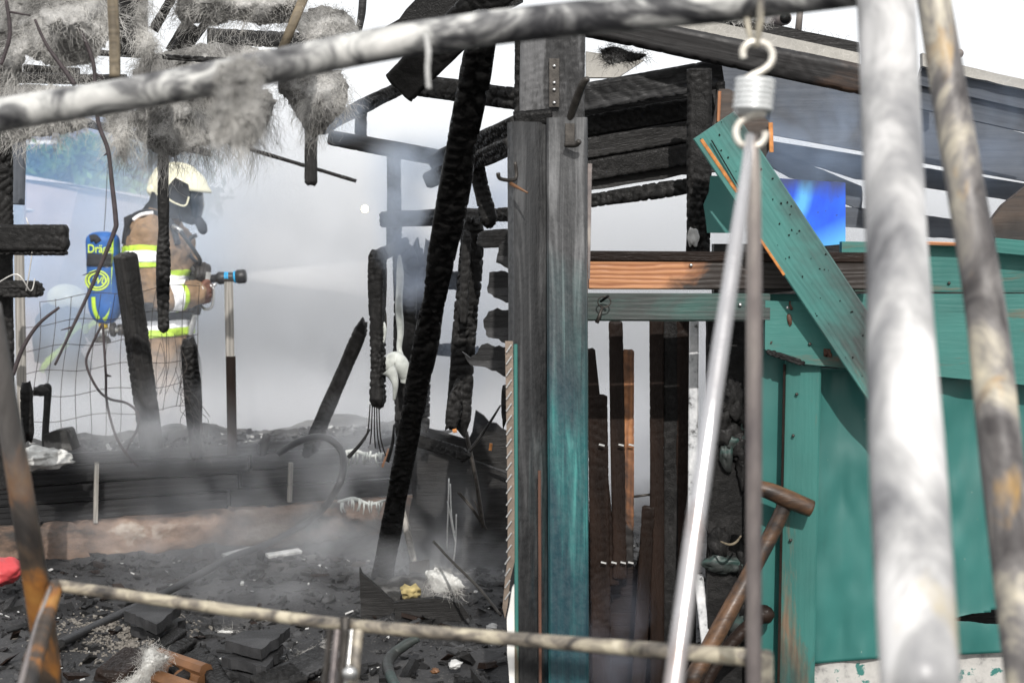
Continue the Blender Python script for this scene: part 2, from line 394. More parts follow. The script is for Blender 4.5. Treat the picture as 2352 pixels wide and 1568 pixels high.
# ---------------------------------------------------------------- shape helpers
CAMP = Vector((0, 0, CAMZ))
def frame(a, b, roll=0.0, face=None):
    x = (b - a).normalized()
    n = (face if face is not None else (CAMP - (a + b) / 2)).normalized()
    n = (n - x * n.dot(x)).normalized()
    y = n.cross(x)
    if roll:
        R = Matrix.Rotation(roll, 3, x); n, y = R @ n, R @ y
    m = Matrix((x, y, n)).transposed().to_4x4()
    m.translation = a
    return m, (b - a).length
SEED = [100]
def beam(name, a, b, w, t, mat, parent=None, amp=0.0, cell=.035, roll=0.0, face=None, taper=1.0, ragged=0.0, res=None, chamfer=None, wav=0.0, front=False):
    """a timber from a to b: w wide across the view, t deep; amp > 0 chars it into blocks; front: a-b runs on its near face"""
    SEED[0] += 1; sd_ = SEED[0]
    mw, L = frame(a, b, roll, face)
    if front: mw = mw @ Matrix.Translation((0, 0, -t / 2))
    c = chamfer if chamfer is not None else min(w, t) * (.16 if amp else .05)
    if amp:
        r = res or max(.006, L / 260, cell / 6)
        def side(p, q, k): return [(p[0] + (q[0] - p[0]) * i / k, p[1] + (q[1] - p[1]) * i / k) for i in range(k)]
        hw, ht = w / 2, t / 2
        kw, kt = max(2, min(26, int((w - 2 * c) / r))), max(2, min(12, int((t - 2 * c) / r)))
        ring = side((-hw + c, ht), (hw - c, ht), kw) + side((hw - c, ht), (hw, ht - c), 2) + side((hw, ht - c), (hw, -ht + c), kt) + side((hw, -ht + c), (hw - c, -ht), 2) \
            + side((hw - c, -ht), (-hw + c, -ht), kw) + side((-hw + c, -ht), (-hw, -ht + c), 2) + side((-hw, -ht + c), (-hw, ht - c), kt) + side((-hw, ht - c), (-hw + c, ht), 2)
        ring = np.array(ring); nl = max(4, int(L / r))
    else:
        hw, ht = w / 2, t / 2
        ring = np.array([(-hw + c, ht), (hw - c, ht), (hw, ht - c), (hw, -ht + c), (hw - c, -ht), (-hw + c, -ht), (-hw, -ht + c), (-hw, ht - c)])
        nl = max(1, int(L / .08)) if (wav or ragged) else 1
    nr = len(ring)
    xs = np.linspace(0, L, nl + 1)
    per = np.concatenate([[0], np.cumsum(np.linalg.norm(np.diff(np.vstack([ring, ring[:1]]), axis=0), axis=1))])[:nr]
    X = np.repeat(xs, nr); Y = np.tile(ring[:, 0], nl + 1); Z = np.tile(ring[:, 1], nl + 1); Q = np.tile(per, nl + 1)
    tp = 1 + (taper - 1) * X / L
    Y, Z = Y * tp, Z * (1 + (taper - 1) * .5 * X / L)
    nrm = np.sqrt((Y / (w / 2)) ** 2 + (Z / (t / 2)) ** 2) + 1e-6
    if amp:
        f1, f2 = worley(X / cell + 1.1 * vnoise(np.c_[X * 7, Q * 16, 0 * X], sd_), Q / (cell * 1.5) + .6 * vnoise(np.c_[X * 11, Q * 9, 0 * X + 7], sd_), sd_)
        h = np.clip((f2 - f1) / .28, 0, 1); h = h * h * (3 - 2 * h)
        low = fbm(np.c_[X * 4.5, Y * 9 + 5, Z * 9], 3, sd_ + 7)
        dsp = amp * (-1.7 * (1 - h) * np.clip(.65 + 1.3 * vnoise(np.c_[X * 5, Q * 7, 0 * X + 3], sd_ + 9), .1, 1.4) + .75 * low)
        dy, dz = Y / (w / 2) / nrm * dsp * 1.25, Z / (t / 2) / nrm * dsp * 1.25
        Y, Z = Y + dy, Z + dz
        if ragged:
            e = np.minimum(X, L - X); k = np.clip(1 - e / max(ragged * 1.5, .001), 0, 1)
            off = fbm(np.c_[Y * 26, Z * 26, np.sign(X - L / 2) * 3 + 0 * X], 3, sd_ + 3) * ragged
            X = X + off * k * .9; Y, Z = Y * (1 - .35 * k), Z * (1 - .35 * k)
    if wav:
        Y = Y + wav * vnoise(np.c_[X * 1.7, 0 * X, 0 * X], sd_); Z = Z + wav * .7 * vnoise(np.c_[X * 1.7, 0 * X + 4, 0 * X], sd_)
    V = np.c_[X, Y, Z].tolist()
    F = []
    for i in range(nl):
        o1, o2 = i * nr, (i + 1) * nr
        for j in range(nr):
            k2 = (j + 1) % nr
            F.append((o1 + j, o1 + k2, o2 + k2, o2 + j))
    V.append([float(np.mean(X[:nr])), float(np.mean(Y[:nr])), float(np.mean(Z[:nr]))]); V.append([float(np.mean(X[-nr:])), float(np.mean(Y[-nr:])), float(np.mean(Z[-nr:]))])
    cA, cB = len(V) - 2, len(V) - 1
    for j in range(nr):
        k2 = (j + 1) % nr
        F.append((cA, k2, j)); F.append((cB, nl * nr + j, nl * nr + k2))
    F = [f[::-1] for f in F]
    return link(name, mesh(name, V, F, smooth=bool(amp)), mat, parent, mw)
def ubeam(name, p, q, wpx, t, mat, parent=None, **kw):
    a, b = P(*p), P(*q)
    return beam(name, a, b, wpx * K * (p[2] + q[2]) / 2, t, mat, parent, **kw)

def spline(pts, n=6):
    pts = [Vector(p) for p in pts]
    if len(pts) < 3: return pts
    out = []
    for i in range(len(pts) - 1):
        p0, p1, p2, p3 = pts[max(i - 1, 0)], pts[i], pts[i + 1], pts[min(i + 2, len(pts) - 1)]
        for k in range(n):
            t = k / n
            out.append(.5 * ((2 * p1) + (p2 - p0) * t + (2 * p0 - 5 * p1 + 4 * p2 - p3) * t * t + (3 * p1 - p0 - 3 * p2 + p3) * t ** 3))
    out.append(pts[-1])
    return out
def tube_geo(pts, rad, sides=10, V=None, F=None, caps=True):
    V = [] if V is None else V; F = [] if F is None else F
    base = len(V); n = len(pts)
    rr = rad if isinstance(rad, (list, tuple)) else [rad, rad]
    t = (pts[1] - pts[0]).normalized()
    up = Vector((0, 0, 1)) if abs(t.z) < .9 else Vector((0, 1, 0))
    y = t.cross(up).normalized()
    for i in range(n):
        t = (pts[min(i + 1, n - 1)] - pts[max(i - 1, 0)]).normalized()
        y = (y - t * y.dot(t)).normalized(); z = t.cross(y)
        f = i / (n - 1) * (len(rr) - 1); k = min(int(f), len(rr) - 2); r = rr[k] + (rr[k + 1] - rr[k]) * (f - k)
        for j in range(sides):
            a = 2 * math.pi * j / sides
            V.append(pts[i] + (y * math.cos(a) + z * math.sin(a)) * r)
    for i in range(n - 1):
        for j in range(sides):
            k = (j + 1) % sides
            F.append((base + i * sides + j, base + i * sides + k, base + (i + 1) * sides + k, base + (i + 1) * sides + j))
    if caps:
        F.append(tuple(base + j for j in range(sides))[::-1]); F.append(tuple(base + (n - 1) * sides + j for j in range(sides)))
    return V, F
def tube(name, pts, rad, mat, parent=None, sides=12, n=6, smooth=True):
    """a round bar, pipe, cord or twig through the points; the mesh is kept near its own origin"""
    pts = spline(pts, n) if n else [Vector(p) for p in pts]
    a = pts[0].copy()
    V, F = tube_geo([p - a for p in pts], rad, sides)
    return link(name, mesh(name, V, F, smooth), mat, parent, Matrix.Translation(a))
def utube(name, pts, rpx, mat, parent=None, **kw):
    w = [P(*p) for p in pts]
    rr = rpx if isinstance(rpx, (list, tuple)) else [rpx, rpx]
    rr = [r * K * (pts[0][2] + (pts[-1][2] - pts[0][2]) * i / (len(rr) - 1)) for i, r in enumerate(rr)]
    return tube(name, w, rr, mat, parent, **kw)

def slab(name, poly, t, mat, parent=None, jag=0.0, step=.03, back=Vector((0, 1, 0)), local=True):
    """a board or sheet with the outline poly (points in space, roughly planar), t thick away from the viewer; jag frays the outline"""
    SEED[0] += 1
    if jag:
        q = []
        for i, p in enumerate(poly):
            r = poly[(i + 1) % len(poly)]; k = max(1, int((r - p).length / step))
            for j in range(k):
                q.append(p.lerp(r, j / k))
        c = sum(q, Vector()) / len(q)
        nz = fbm(np.array([list(p) for p in q]) * (.7 / step) , 3, SEED[0])
        poly = [p + (p - c).normalized() * float(v) * jag for p, v in zip(q, nz)]
    o = sum(poly, Vector()) / len(poly); n = len(poly)
    bm = bmesh.new()
    f = bm.faces.new([bm.verts.new(p - o) for p in poly])
    bm.normal_update()
    nn = f.normal.copy()
    if nn.dot(back) < 0: nn.negate()
    r = bmesh.ops.extrude_face_region(bm, geom=[f])
    for v in r["geom"]:
        if isinstance(v, bmesh.types.BMVert): v.co += nn * t
    bmesh.ops.recalc_face_normals(bm, faces=bm.faces)
    me = bpy.data.meshes.new(name); bm.to_mesh(me); bm.free()
    return link(name, me, mat, parent, Matrix.Translation(o))
def uslab(name, pts, d, t, mat, parent=None, **kw):
    return slab(name, [P(p[0], p[1], p[2] if len(p) > 2 else d) for p in pts], t, mat, parent, **kw)

def inside(px, py, poly):
    r = np.zeros(px.shape, bool); n = len(poly)
    for i in range(n):
        x1, y1 = poly[i]; x2, y2 = poly[(i + 1) % n]
        c = ((y1 > py) != (y2 > py)) & (px < (x2 - x1) * (py - y1) / (y2 - y1 + 1e-9) + x1)
        r ^= c
    return r
def edge_dist(px, py, poly):
    d = np.full(px.shape, 1e9); n = len(poly)
    for i in range(n):
        x1, y1 = poly[i]; x2, y2 = poly[(i + 1) % n]; dx, dy = x2 - x1, y2 - y1
        t = np.clip(((px - x1) * dx + (py - y1) * dy) / (dx * dx + dy * dy + 1e-9), 0, 1)
        d = np.minimum(d, np.hypot(px - x1 - t * dx, py - y1 - t * dy))
    return d
def clump(name, label, poly, d, thick, nf=500, flen=(.05, .14), hang=.6, mat=None, fmat=None, group=None, frad=.00055, cat="insulation", step=None, lump=1.0):
    """a torn lump of mineral wool: a lumpy closed body with loose fibres on it and hanging from its lower edge"""
    SEED[0] += 1; sd_ = SEED[0]
    xs_, ys_ = [p[0] for p in poly], [p[1] for p in poly]
    st = step or max(5, (max(xs_) - min(xs_)) / 70)
    gx, gy = np.meshgrid(np.arange(min(xs_), max(xs_) + st, st), np.arange(min(ys_), max(ys_) + st, st))
    sh = gx.shape; fx, fy = gx.ravel(), gy.ravel()
    jx = fx + st * .9 * vnoise(np.c_[fx * .06, fy * .06, 0 * fx], sd_) * 2; jy = fy + st * 1.8 * vnoise(np.c_[fx * .06, fy * .06, 0 * fx + 9], sd_)
    ins = inside(jx, jy, poly); ed = edge_dist(jx, jy, poly)
    prof = np.sqrt(np.clip(ed / (thick / (K * d) * .9), 0, 1))
    hz = thick * .5 * prof * (1 + .38 * lump * fbm(np.c_[fx, fy, 0 * fx] * .022, 4, sd_ + 2)) + .002
    V, F, idx = [], [], -np.ones(len(fx), int)
    cx, cy = np.mean(xs_), np.mean(ys_); o = P(cx, cy, d)
    wob = thick * .6 * fbm(np.c_[fx, fy, 0 * fx] * .008, 2, sd_ + 5)
    for i in range(len(fx)):
        if ins[i]:
            idx[i] = len(V) // 2
            a = P(jx[i], jy[i], d + wob[i] - hz[i]) - o; b = P(jx[i], jy[i], d + wob[i] + hz[i]) - o
            V += [a, b]
    I = idx.reshape(sh); E = {}
    for r in range(sh[0] - 1):
        for c in range(sh[1] - 1):
            q = [I[r, c], I[r, c + 1], I[r + 1, c + 1], I[r + 1, c]]
            q = [k for k in q if k >= 0]
            if len(q) < 3: continue
            F.append(tuple(2 * k for k in q)); F.append(tuple(2 * k + 1 for k in q[::-1]))
            for a, b in zip(q, q[1:] + q[:1]):
                if (b, a) in E: del E[(b, a)]
                else: E[(a, b)] = 1
    for a, b in E: F.append((2 * b, 2 * a, 2 * a + 1, 2 * b + 1))
    ob = link(name, mesh(name, V, F, True), mat or MT['wool'], None, Matrix.Translation(o))
    tag(ob, label, cat, group)
    ii = np.nonzero(ins)[0]; w = np.exp(-ed[ii] / 22) + .35; w /= w.sum()
    FV, FF = [], []
    nlock = max(6, nf // 9); nf = int(nf * 1.15)
    lk = rng.choice(ii, nlock, p=w); lkd = [Vector((rng.normal(0, .45), rng.normal(-.25, .35), rng.normal(0, .4))) for _ in range(nlock)]
    lkl = rng.uniform(.35, 1.0, nlock)
    for q in range(nf):
        c_ = rng.integers(nlock); i = lk[c_]; sp_ = 2.2 * st
        X_, Y_ = jx[i] + rng.normal(0, sp_), jy[i] + rng.normal(0, sp_)
        l = (flen[0] + (flen[1] - flen[0]) * lkl[c_] * rng.uniform(.2, 1.0)) * .8
        p = P(X_, Y_, d + wob[i] - hz[i] * rng.uniform(.5, 1.08)) - o
        out = Vector((jx[i] - cx, 0, -(jy[i] - cy))); out = out.normalized() if out.length > 1e-6 else Vector((1, 0, 0))
        dr = (lkd[c_] + Vector((rng.normal(0, .22), rng.normal(0, .2), rng.normal(0, .22))) + out * (1 - hang) * .8 + Vector((0, 0, -1.3 * hang))).normalized()
        pts = [p]; s = l / 4
        for k in range(4):
            dr = (dr + Vector((rng.normal(0, .34), rng.normal(0, .25), rng.normal(0, .28) - .22 * hang))).normalized()
            pts.append(pts[-1] + dr * s)
        tube_geo(pts, [frad * rng.uniform(.5, 1.2), frad * .4], 3, FV, FF, caps=False)
    nz_ = int(nf * 3.2)                                         # short fuzz all over the lump
    for q, i in enumerate(rng.choice(ii, nz_, p=w)):
        X_, Y_ = jx[i] + rng.normal(0, st), jy[i] + rng.normal(0, st)
        p = P(X_, Y_, d + wob[i] - hz[i] * rng.uniform(.9, 1.03)) - o
        out = Vector((jx[i] - cx, 0, -(jy[i] - cy))); out = out.normalized() if out.length > 1e-6 else Vector((1, 0, 0))
        dr = (Vector((rng.normal(0, .8), rng.normal(-.45, .4), rng.normal(0, .7))) + out * .5 * float(np.exp(-ed[i] / 20))).normalized()
        l = min(flen[1] * .28, rng.uniform(.006, .030)); m_ = p + dr * l * .5
        e_ = m_ + (dr + Vector(rng.normal(0, .5, 3))).normalized() * l * .5
        tube_geo([p, m_, e_], [frad * .8, frad * .35], 3, FV, FF, caps=False)
    tag(link("fibres", mesh("fibres", FV, FF, True), fmat or MT['woolfibre'], ob, Matrix.Translation(o)), kind="stuff")
    return ob

def lump(name, center, size, mat, parent=None, rough=.25, freq=2.2, sub=4, rot=0.0, flat=None):
    """an irregular solid lump"""
    SEED[0] += 1
    bm = bmesh.new(); bmesh.ops.create_icosphere(bm, subdivisions=sub, radius=1)
    p = np.array([list(v.co) for v in bm.verts]); n = fbm(p * freq, 4, SEED[0]) * rough + 1
    for v, k in zip(bm.verts, n):
        v.co = v.co * float(k); v.co.x *= size[0]; v.co.y *= size[1]; v.co.z *= size[2]
        if flat is not None and v.co.z < flat: v.co.z = flat
    me = bpy.data.meshes.new(name); bm.to_mesh(me); bm.free()
    me.polygons.foreach_set("use_smooth", [True] * len(me.polygons))
    return link(name, me, mat, parent, Matrix.Translation(center) @ Matrix.Rotation(rot, 4, 'Z'))

def loft_geo(rings, V, F, sides=20, ex=2.0):
    """rings: (centre, rx, ry[, axis]); superellipse rings across the path"""
    base = len(V); n = len(rings); y = None
    for i in range(n):
        c = Vector(rings[i][0])
        t = (Vector(rings[min(i + 1, n - 1)][0]) - Vector(rings[max(i - 1, 0)][0])).normalized()
        if y is None:
            y = Vector((1, 0, 0)) if abs(t.x) < .8 else Vector((0, 0, 1))
        y = (y - t * y.dot(t)).normalized(); z = t.cross(y)
        for j in range(sides):
            a = 2 * math.pi * j / sides; ca, sa = math.cos(a), math.sin(a)
            if ex != 2:
                ca, sa = math.copysign(abs(ca) ** (2 / ex), ca), math.copysign(abs(sa) ** (2 / ex), sa)
            V.append(c + y * ca * rings[i][1] + z * sa * rings[i][2])
    for i in range(n - 1):
        for j in range(sides):
            k = (j + 1) % sides
            F.append((base + i * sides + j, base + i * sides + k, base + (i + 1) * sides + k, base + (i + 1) * sides + j))
    F.append(tuple(base + j for j in range(sides))[::-1]); F.append(tuple(base + (n - 1) * sides + j for j in range(sides)))
def fuse(name, V, F, voxel, smooth=3, wrinkle=0.0, wf=9.0):
    """one continuous surface out of overlapping lofted limbs"""
    me = mesh(name, V, F)
    ob = bpy.data.objects.new("tmp_fuse", me); COL.objects.link(ob)
    m = ob.modifiers.new("r", 'REMESH'); m.mode = 'VOXEL'; m.voxel_size = voxel
    s = ob.modifiers.new("s", 'SMOOTH'); s.iterations = smooth; s.factor = .5
    dg = bpy.context.evaluated_depsgraph_get()
    out = bpy.data.meshes.new_from_object(ob.evaluated_get(dg))
    bpy.data.objects.remove(ob); out.name = name
    if wrinkle:
        n = len(out.vertices); c = np.empty(n * 3); out.vertices.foreach_get("co", c); c = c.reshape(-1, 3)
        nm = np.empty(n * 3); out.vertices.foreach_get("normal", nm); nm = nm.reshape(-1, 3)
        k = fbm(np.c_[c[:, 0] * wf * .7 + c[:, 2] * 3, c[:, 1] * wf * .7, c[:, 2] * wf], 3, 55)
        c = c + nm * (wrinkle * (1 - 2 * np.abs(k)))[:, None] * .9
        out.vertices.foreach_set("co", c.ravel())
    out.polygons.foreach_set("use_smooth", [True] * len(out.polygons)); out.update()
    return out
def band(name, body, mat, parent, planes, keep=None, off=.004):
    """tape sewn on: the strip of the body between planes (co, no pointing out of the strip)"""
    bm = bmesh.new(); bm.from_mesh(body)
    for co_, no_ in planes:
        bmesh.ops.bisect_plane(bm, geom=bm.verts[:] + bm.edges[:] + bm.faces[:], plane_co=co_, plane_no=no_, clear_outer=True)
    if keep:
        bmesh.ops.delete(bm, geom=[f for f in bm.faces if not keep(f.calc_center_median())], context='FACES')
    bm.normal_update()
    nv = [(v, v.normal.copy()) for v in bm.verts]
    for v, nn in nv: v.co += nn * off
    bmesh.ops.solidify(bm, geom=bm.faces[:], thickness=-.003) if bm.faces else None
    me = bpy.data.meshes.new(name); bm.to_mesh(me); bm.free()
    me.polygons.foreach_set("use_smooth", [True] * len(me.polygons))
    return link(name, me, mat, parent, PM[parent.name].copy())
def ring_of(axis, z0, z1, o=Vector((0, 0, 0))):
    ax = Vector(axis).normalized()
    return [(o + ax * z1, ax), (o + ax * z0, -ax)]
def lathe(name, prof, mat, mw, parent=None, sides=28):
    """turned shape about local X: prof = (x, r)"""
    V, F = [], []; n = len(prof)
    for x, r in prof:
        for j in range(sides):
            a = 2 * math.pi * j / sides; V.append((x, r * math.cos(a), r * math.sin(a)))
    for i in range(n - 1):
        for j in range(sides):
            k = (j + 1) % sides; F.append((i * sides + j, i * sides + k, (i + 1) * sides + k, (i + 1) * sides + j))
    F.append(tuple(range(sides))[::-1]); F.append(tuple((n - 1) * sides + j for j in range(sides)))
    o = link(name, mesh(name, V, F, True), mat, parent, mw)
    return o
# ================================================================ SETTING
def axis_vals(lo, hi, fine_lo, fine_hi, st, far):
    a = list(np.arange(fine_lo, fine_hi + 1e-6, st)); g, x = st, fine_hi
    while x < hi: g *= far; x += g; a.append(x)
    g, x = st, fine_lo
    while x > lo: g *= far; x -= g; a.insert(0, x)
    return np.array(a)
def ground_z(x, y):
    p = np.c_[x, y, 0 * x]
    w = np.clip(1 - (np.abs(y - 5) - 3.2) / 2.5, 0, 1)
    return w * (.045 * fbm(p * 1.1, 3, 3) + .022 * fbm(p * 5, 4, 9) + .010 * fbm(p * 19, 3, 21))
gx, gy = axis_vals(-300, 300, -3.4, 2.6, .03, 1.35), axis_vals(-30, 500, 3.3, 7.0, .03, 1.35)
XX, YY = np.meshgrid(gx, gy); ZZ = ground_z(XX.ravel(), YY.ravel())
V = np.c_[XX.ravel(), YY.ravel(), ZZ].tolist(); nx = len(gx)
F = [(r * nx + c, r * nx + c + 1, (r + 1) * nx + c + 1, (r + 1) * nx + c) for r in range(len(gy) - 1) for c in range(nx - 1)]
tag(link("ground", mesh("ground", V, F, True), MT['ground']), kind="structure")

# ---- low timber edging on a concrete kerb, with the raised bed behind it
A0, B0 = G(-90, 1298), G(930, 1203)
A0.z = B0.z = 0
ed = (B0 - A0).normalized(); en = Vector((-ed.y, ed.x, 0))            # towards the back
wallt = thing("raised_bed_edging", "low black ribbed plank edging on a scorched brown concrete kerb", "edging", A0)
def along(s, z, back=0.0): return A0 + ed * s + en * back + Vector((0, 0, z))
LW = (B0 - A0).length
kerb = beam("kerb", along(0, .055), along(LW + .25, .045), .19, .16, MT['curb'], wallt, amp=.012, cell=.16, res=.025, face=-en)
for k, (z0, h) in enumerate(((.19, .085), (.275, .08), (.355, .08), (.425, .055))):
    for (s0, s1) in ((0, 1.18 + .05 * k), (1.2 + .05 * k, LW + .1)):
        pl = beam("plank", along(s0, z0, .05), along(s1, z0 - .01, .05), h - .006, .03, MT['plankwall'], wallt, face=-en, wav=.003)
        for g in range(3):
            zz = z0 + h * (-.3 + .3 * g)
            beam("rib", along(s0, zz, .033), along(s1, zz - .01, .033), h * .13, .010, MT['plankwall'], pl, face=-en)
for px in (222, 668):
    d = 6.05 + px / 900 * .75
    beam("stake", P(px, 1062, d), P(px - 3, 1200 if px < 400 else 1152, d), M(9, d), .02, MT['graywood'], wallt, face=-en)
bedn = 46
V, F = [], []
for j in range(15):
    for i in range(120):
        s, bk = -.3 + (LW + .6) * i / 119, .05 + 1.25 * j / 14
        p = A0 + ed * s + en * bk
        V.append((p.x, p.y, .40 * min(1, (14 - j) / 4)))
c = np.array(V); nz = fbm(np.c_[c[:, 0] * 3.2, c[:, 1] * 3.2, 0 * c[:, 0]], 5, 31)
c[:, 2] = np.where(c[:, 2] > .02, c[:, 2] + .055 * nz + .02, -.15)
F = [(j * 120 + i, j * 120 + i + 1, (j + 1) * 120 + i + 1, (j + 1) * 120 + i) for j in range(14) for i in range(119)]
tag(link("soil", mesh("soil", c.tolist(), F, True), MT['soil']), kind="structure")

# ---- rubble: charred chips and grit nobody could count
def chips(name, n, where, smin, smax, mat, zoff=0.0, flat=.5):
    V, F = [], []
    cube = [(-1, -1, -1), (1, -1, -1), (1, 1, -1), (-1, 1, -1), (-1, -1, 1), (1, -1, 1), (1, 1, 1), (-1, 1, 1)]
    fc = [(0, 3, 2, 1), (4, 5, 6, 7), (0, 1, 5, 4), (1, 2, 6, 5), (2, 3, 7, 6), (3, 0, 4, 7)]
    for k in range(n):
        x, y, z = where()
        s = smin + (smax - smin) * random.random() ** 3
        R = Matrix.Rotation(random.uniform(0, 6.3), 3, 'Z') @ Matrix.Rotation(random.gauss(0, .35), 3, 'X') @ Matrix.Rotation(random.gauss(0, .35), 3, 'Y')
        sx, sy, sz = s * random.uniform(.8, 2.6), s * random.uniform(.5, 1), s * random.uniform(.25, .8) * flat * 2
        b = len(V)
        for q in cube:
            p = R @ Vector((q[0] * sx * random.uniform(.6, 1.1), q[1] * sy * random.uniform(.6, 1.1), q[2] * sz * random.uniform(.6, 1.1)))
            V.append((x + p.x, y + p.y, z + zoff + p.z))
        F += [tuple(b + i for i in f) for f in fc]
    return tag(link(name, mesh(name, V, F), mat), kind="stuff")
def on_ground():
    y = random.uniform(3.4, 6.9); x = random.uniform(-3.2, .9)
    while y > 6.0 + (x + 2.4) * .28: y = random.uniform(3.4, 6.9)
    return x, y, float(ground_z(np.array([x]), np.array([y]))[0])
def on_bed():
    s, b = random.uniform(0, LW), random.uniform(.05, .5)
    p = A0 + ed * s + en * b
    return p.x, p.y, .43
chips("charred_rubble", 5200, on_ground, .004, .022, MT['rubble'], .002)
chips("charred_wood_bits", 260, on_ground, .012, .034, MT['char'], .004, .35)
chips("ash_flakes", 380, on_ground, .003, .009, MT['ash'], .006)
chips("bed_debris", 900, on_bed, .005, .020, MT['rubble'], .01)
chips("bed_ash", 60, on_bed, .004, .012, MT['ash'], .015)
chips("charred_splinters", 170, on_ground, .016, .04, MT['char_brown'], .008, .22)
def on_grit():
    g = G(random.gauss(290, 75), random.gauss(1470, 28)); return g.x, g.y, float(ground_z(np.array([g.x]), np.array([g.y]))[0])
chips("pale_gravel", 1300, on_grit, 0.003, .006, MT['gravel'], .003)

# ---- far things behind the smoke
def foliage(name, label, pos, size, n, lsize, cols, trunk=None, group=None, cat="tree"):
    t = thing(name, label, cat, (pos[0], pos[1], 0), group)
    m = N(name + "_leaf"); oi = m.noise(2.2, det=4); m.done(m.ramp(oi, (.3, cols[0]), (.5, cols[1]), (.68, cols[2])), .6)
    m.b.inputs["Subsurface Weight"].default_value = 0
    V, F = [], []
    cl = [(rng.normal(0, .45, 3) * size) for _ in range(16)]
    for k in range(n):
        c = cl[rng.integers(len(cl))]
        q = rng.normal(0, .24, 3) * size + c
        a = Vector(rng.normal(0, 1, 3)).normalized(); b = a.orthogonal().normalized(); s = lsize * rng.uniform(.6, 1.4)
        o = Vector(pos) + Vector(q); i = len(V)
        V += [o - a * s, o + b * s * .45 + a * s * .1, o + a * s, o - b * s * .45 + a * s * .1]; F.append((i, i + 1, i + 2, i + 3))
    link("crown", mesh("crown", V, F), m.m, t)
    base = Vector((pos[0], pos[1], 0)); tr = .05 * size[2] + .04
    pts = [base, base.lerp(Vector(pos), .5) + Vector((.08, 0, 0)), Vector(pos)]
    tube("trunk", pts, [tr * 1.4, tr, tr * .6], MT['twig'], t, 8)
    return t
foliage("leafy_tree", "dark leafy tree in blue smoke between the eave and the pale wall", P(185, 385, 15.5), (.75, .5, .34), 2600, .085, ((.012, .045, .018), (.03, .09, .02), (.16, .24, .03)))
foliage("leafy_shrub", "pale green shrub just above the top of the pale wall", P(255, 432, 13.6), (.28, .2, .12), 500, .06, ((.03, .09, .02), (.12, .22, .04), (.35, .38, .16)), cat="shrub")
foliage("leafy_shrub", "tall hazy shrub right behind the cream helmet of the front firefighter", P(360, 400, 16), (.5, .4, .5), 1500, .085, ((.012, .045, .018), (.03, .08, .03), (.08, .14, .05)), cat="shrub")
yw = thing("garden_wall", "pale pinkish boundary wall seen through the blue smoke", "wall", P(150, 600, 13))
slab("panel", [P(60, 408, 13), P(180, 430, 13), P(420, 470, 13.6), P(420, 1000, 13.6), P(60, 1000, 13)], .2, plain("pale_render", (.42, .34, .31), .8, 0, .2, 3), yw)
slab("coping", [P(58, 402, 12.96), P(180, 424, 12.96), P(425, 464, 13.55), P(425, 474, 13.55), P(180, 434, 12.96), P(58, 412, 12.96)], .26, plain("coping_stone", (.55, .49, .46), .8), yw)
for y0 in (478, 545):
    slab("course", [P(60, y0, 12.97), P(420, y0 + 45, 13.57), P(420, y0 + 51, 13.57), P(60, y0 + 5, 12.97)], .03, plain("course_stone", (.6, .56, .54), .8), yw)
hs = thing("neighbour_house", "house eave with a white gutter above the leafy tree", "house", P(150, 500, 20))
slab("wall", [P(30, 325, 20), P(345, 330, 20), P(345, 900, 20), P(30, 900, 20)], .3, plain("house_render", (.30, .30, .31), .8), hs)
slab("roof", [P(20, 318, 19.3), P(350, 325, 19.3), P(300, 268, 22), P(40, 262, 22)], .12, plain("roof_cover", (.16, .15, .17), .7), hs)
beam("gutter", P(60, 327, 19.1), P(345, 326, 19.1), M(9, 19), .12, MT['white'], hs)
lamp = thing("work_lamp", "small round lit lamp glowing in the smoke beyond the jet", "lamp", P(838, 480, 11.6))
lens_m = N("lamp_glow"); lens_m.done((.9, .8, .5), .3); lens_m.b.inputs["Emission Color"].default_value = (1, .86, .55, 1); lens_m.b.inputs["Emission Strength"].default_value = 22
mwl = Matrix.Translation(P(838, 480, 11.6)) @ Matrix.Rotation(-math.pi / 2, 4, 'Z')
lathe("lens", [(0, M(8, 11.6)), (.01, M(7, 11.6)), (.018, M(3, 11.6))], lens_m.m, mwl, lamp)
lathe("housing", [(-.07, .012), (-.05, M(8, 11.6)), (-.002, M(9.5, 11.6)), (.004, M(9, 11.6))], MT['darksteel'], mwl, lamp)
tube("bracket", [P(838, 480, 11.66), P(838, 484, 11.9)], .012, MT['darksteel'], lamp, 8, 0)

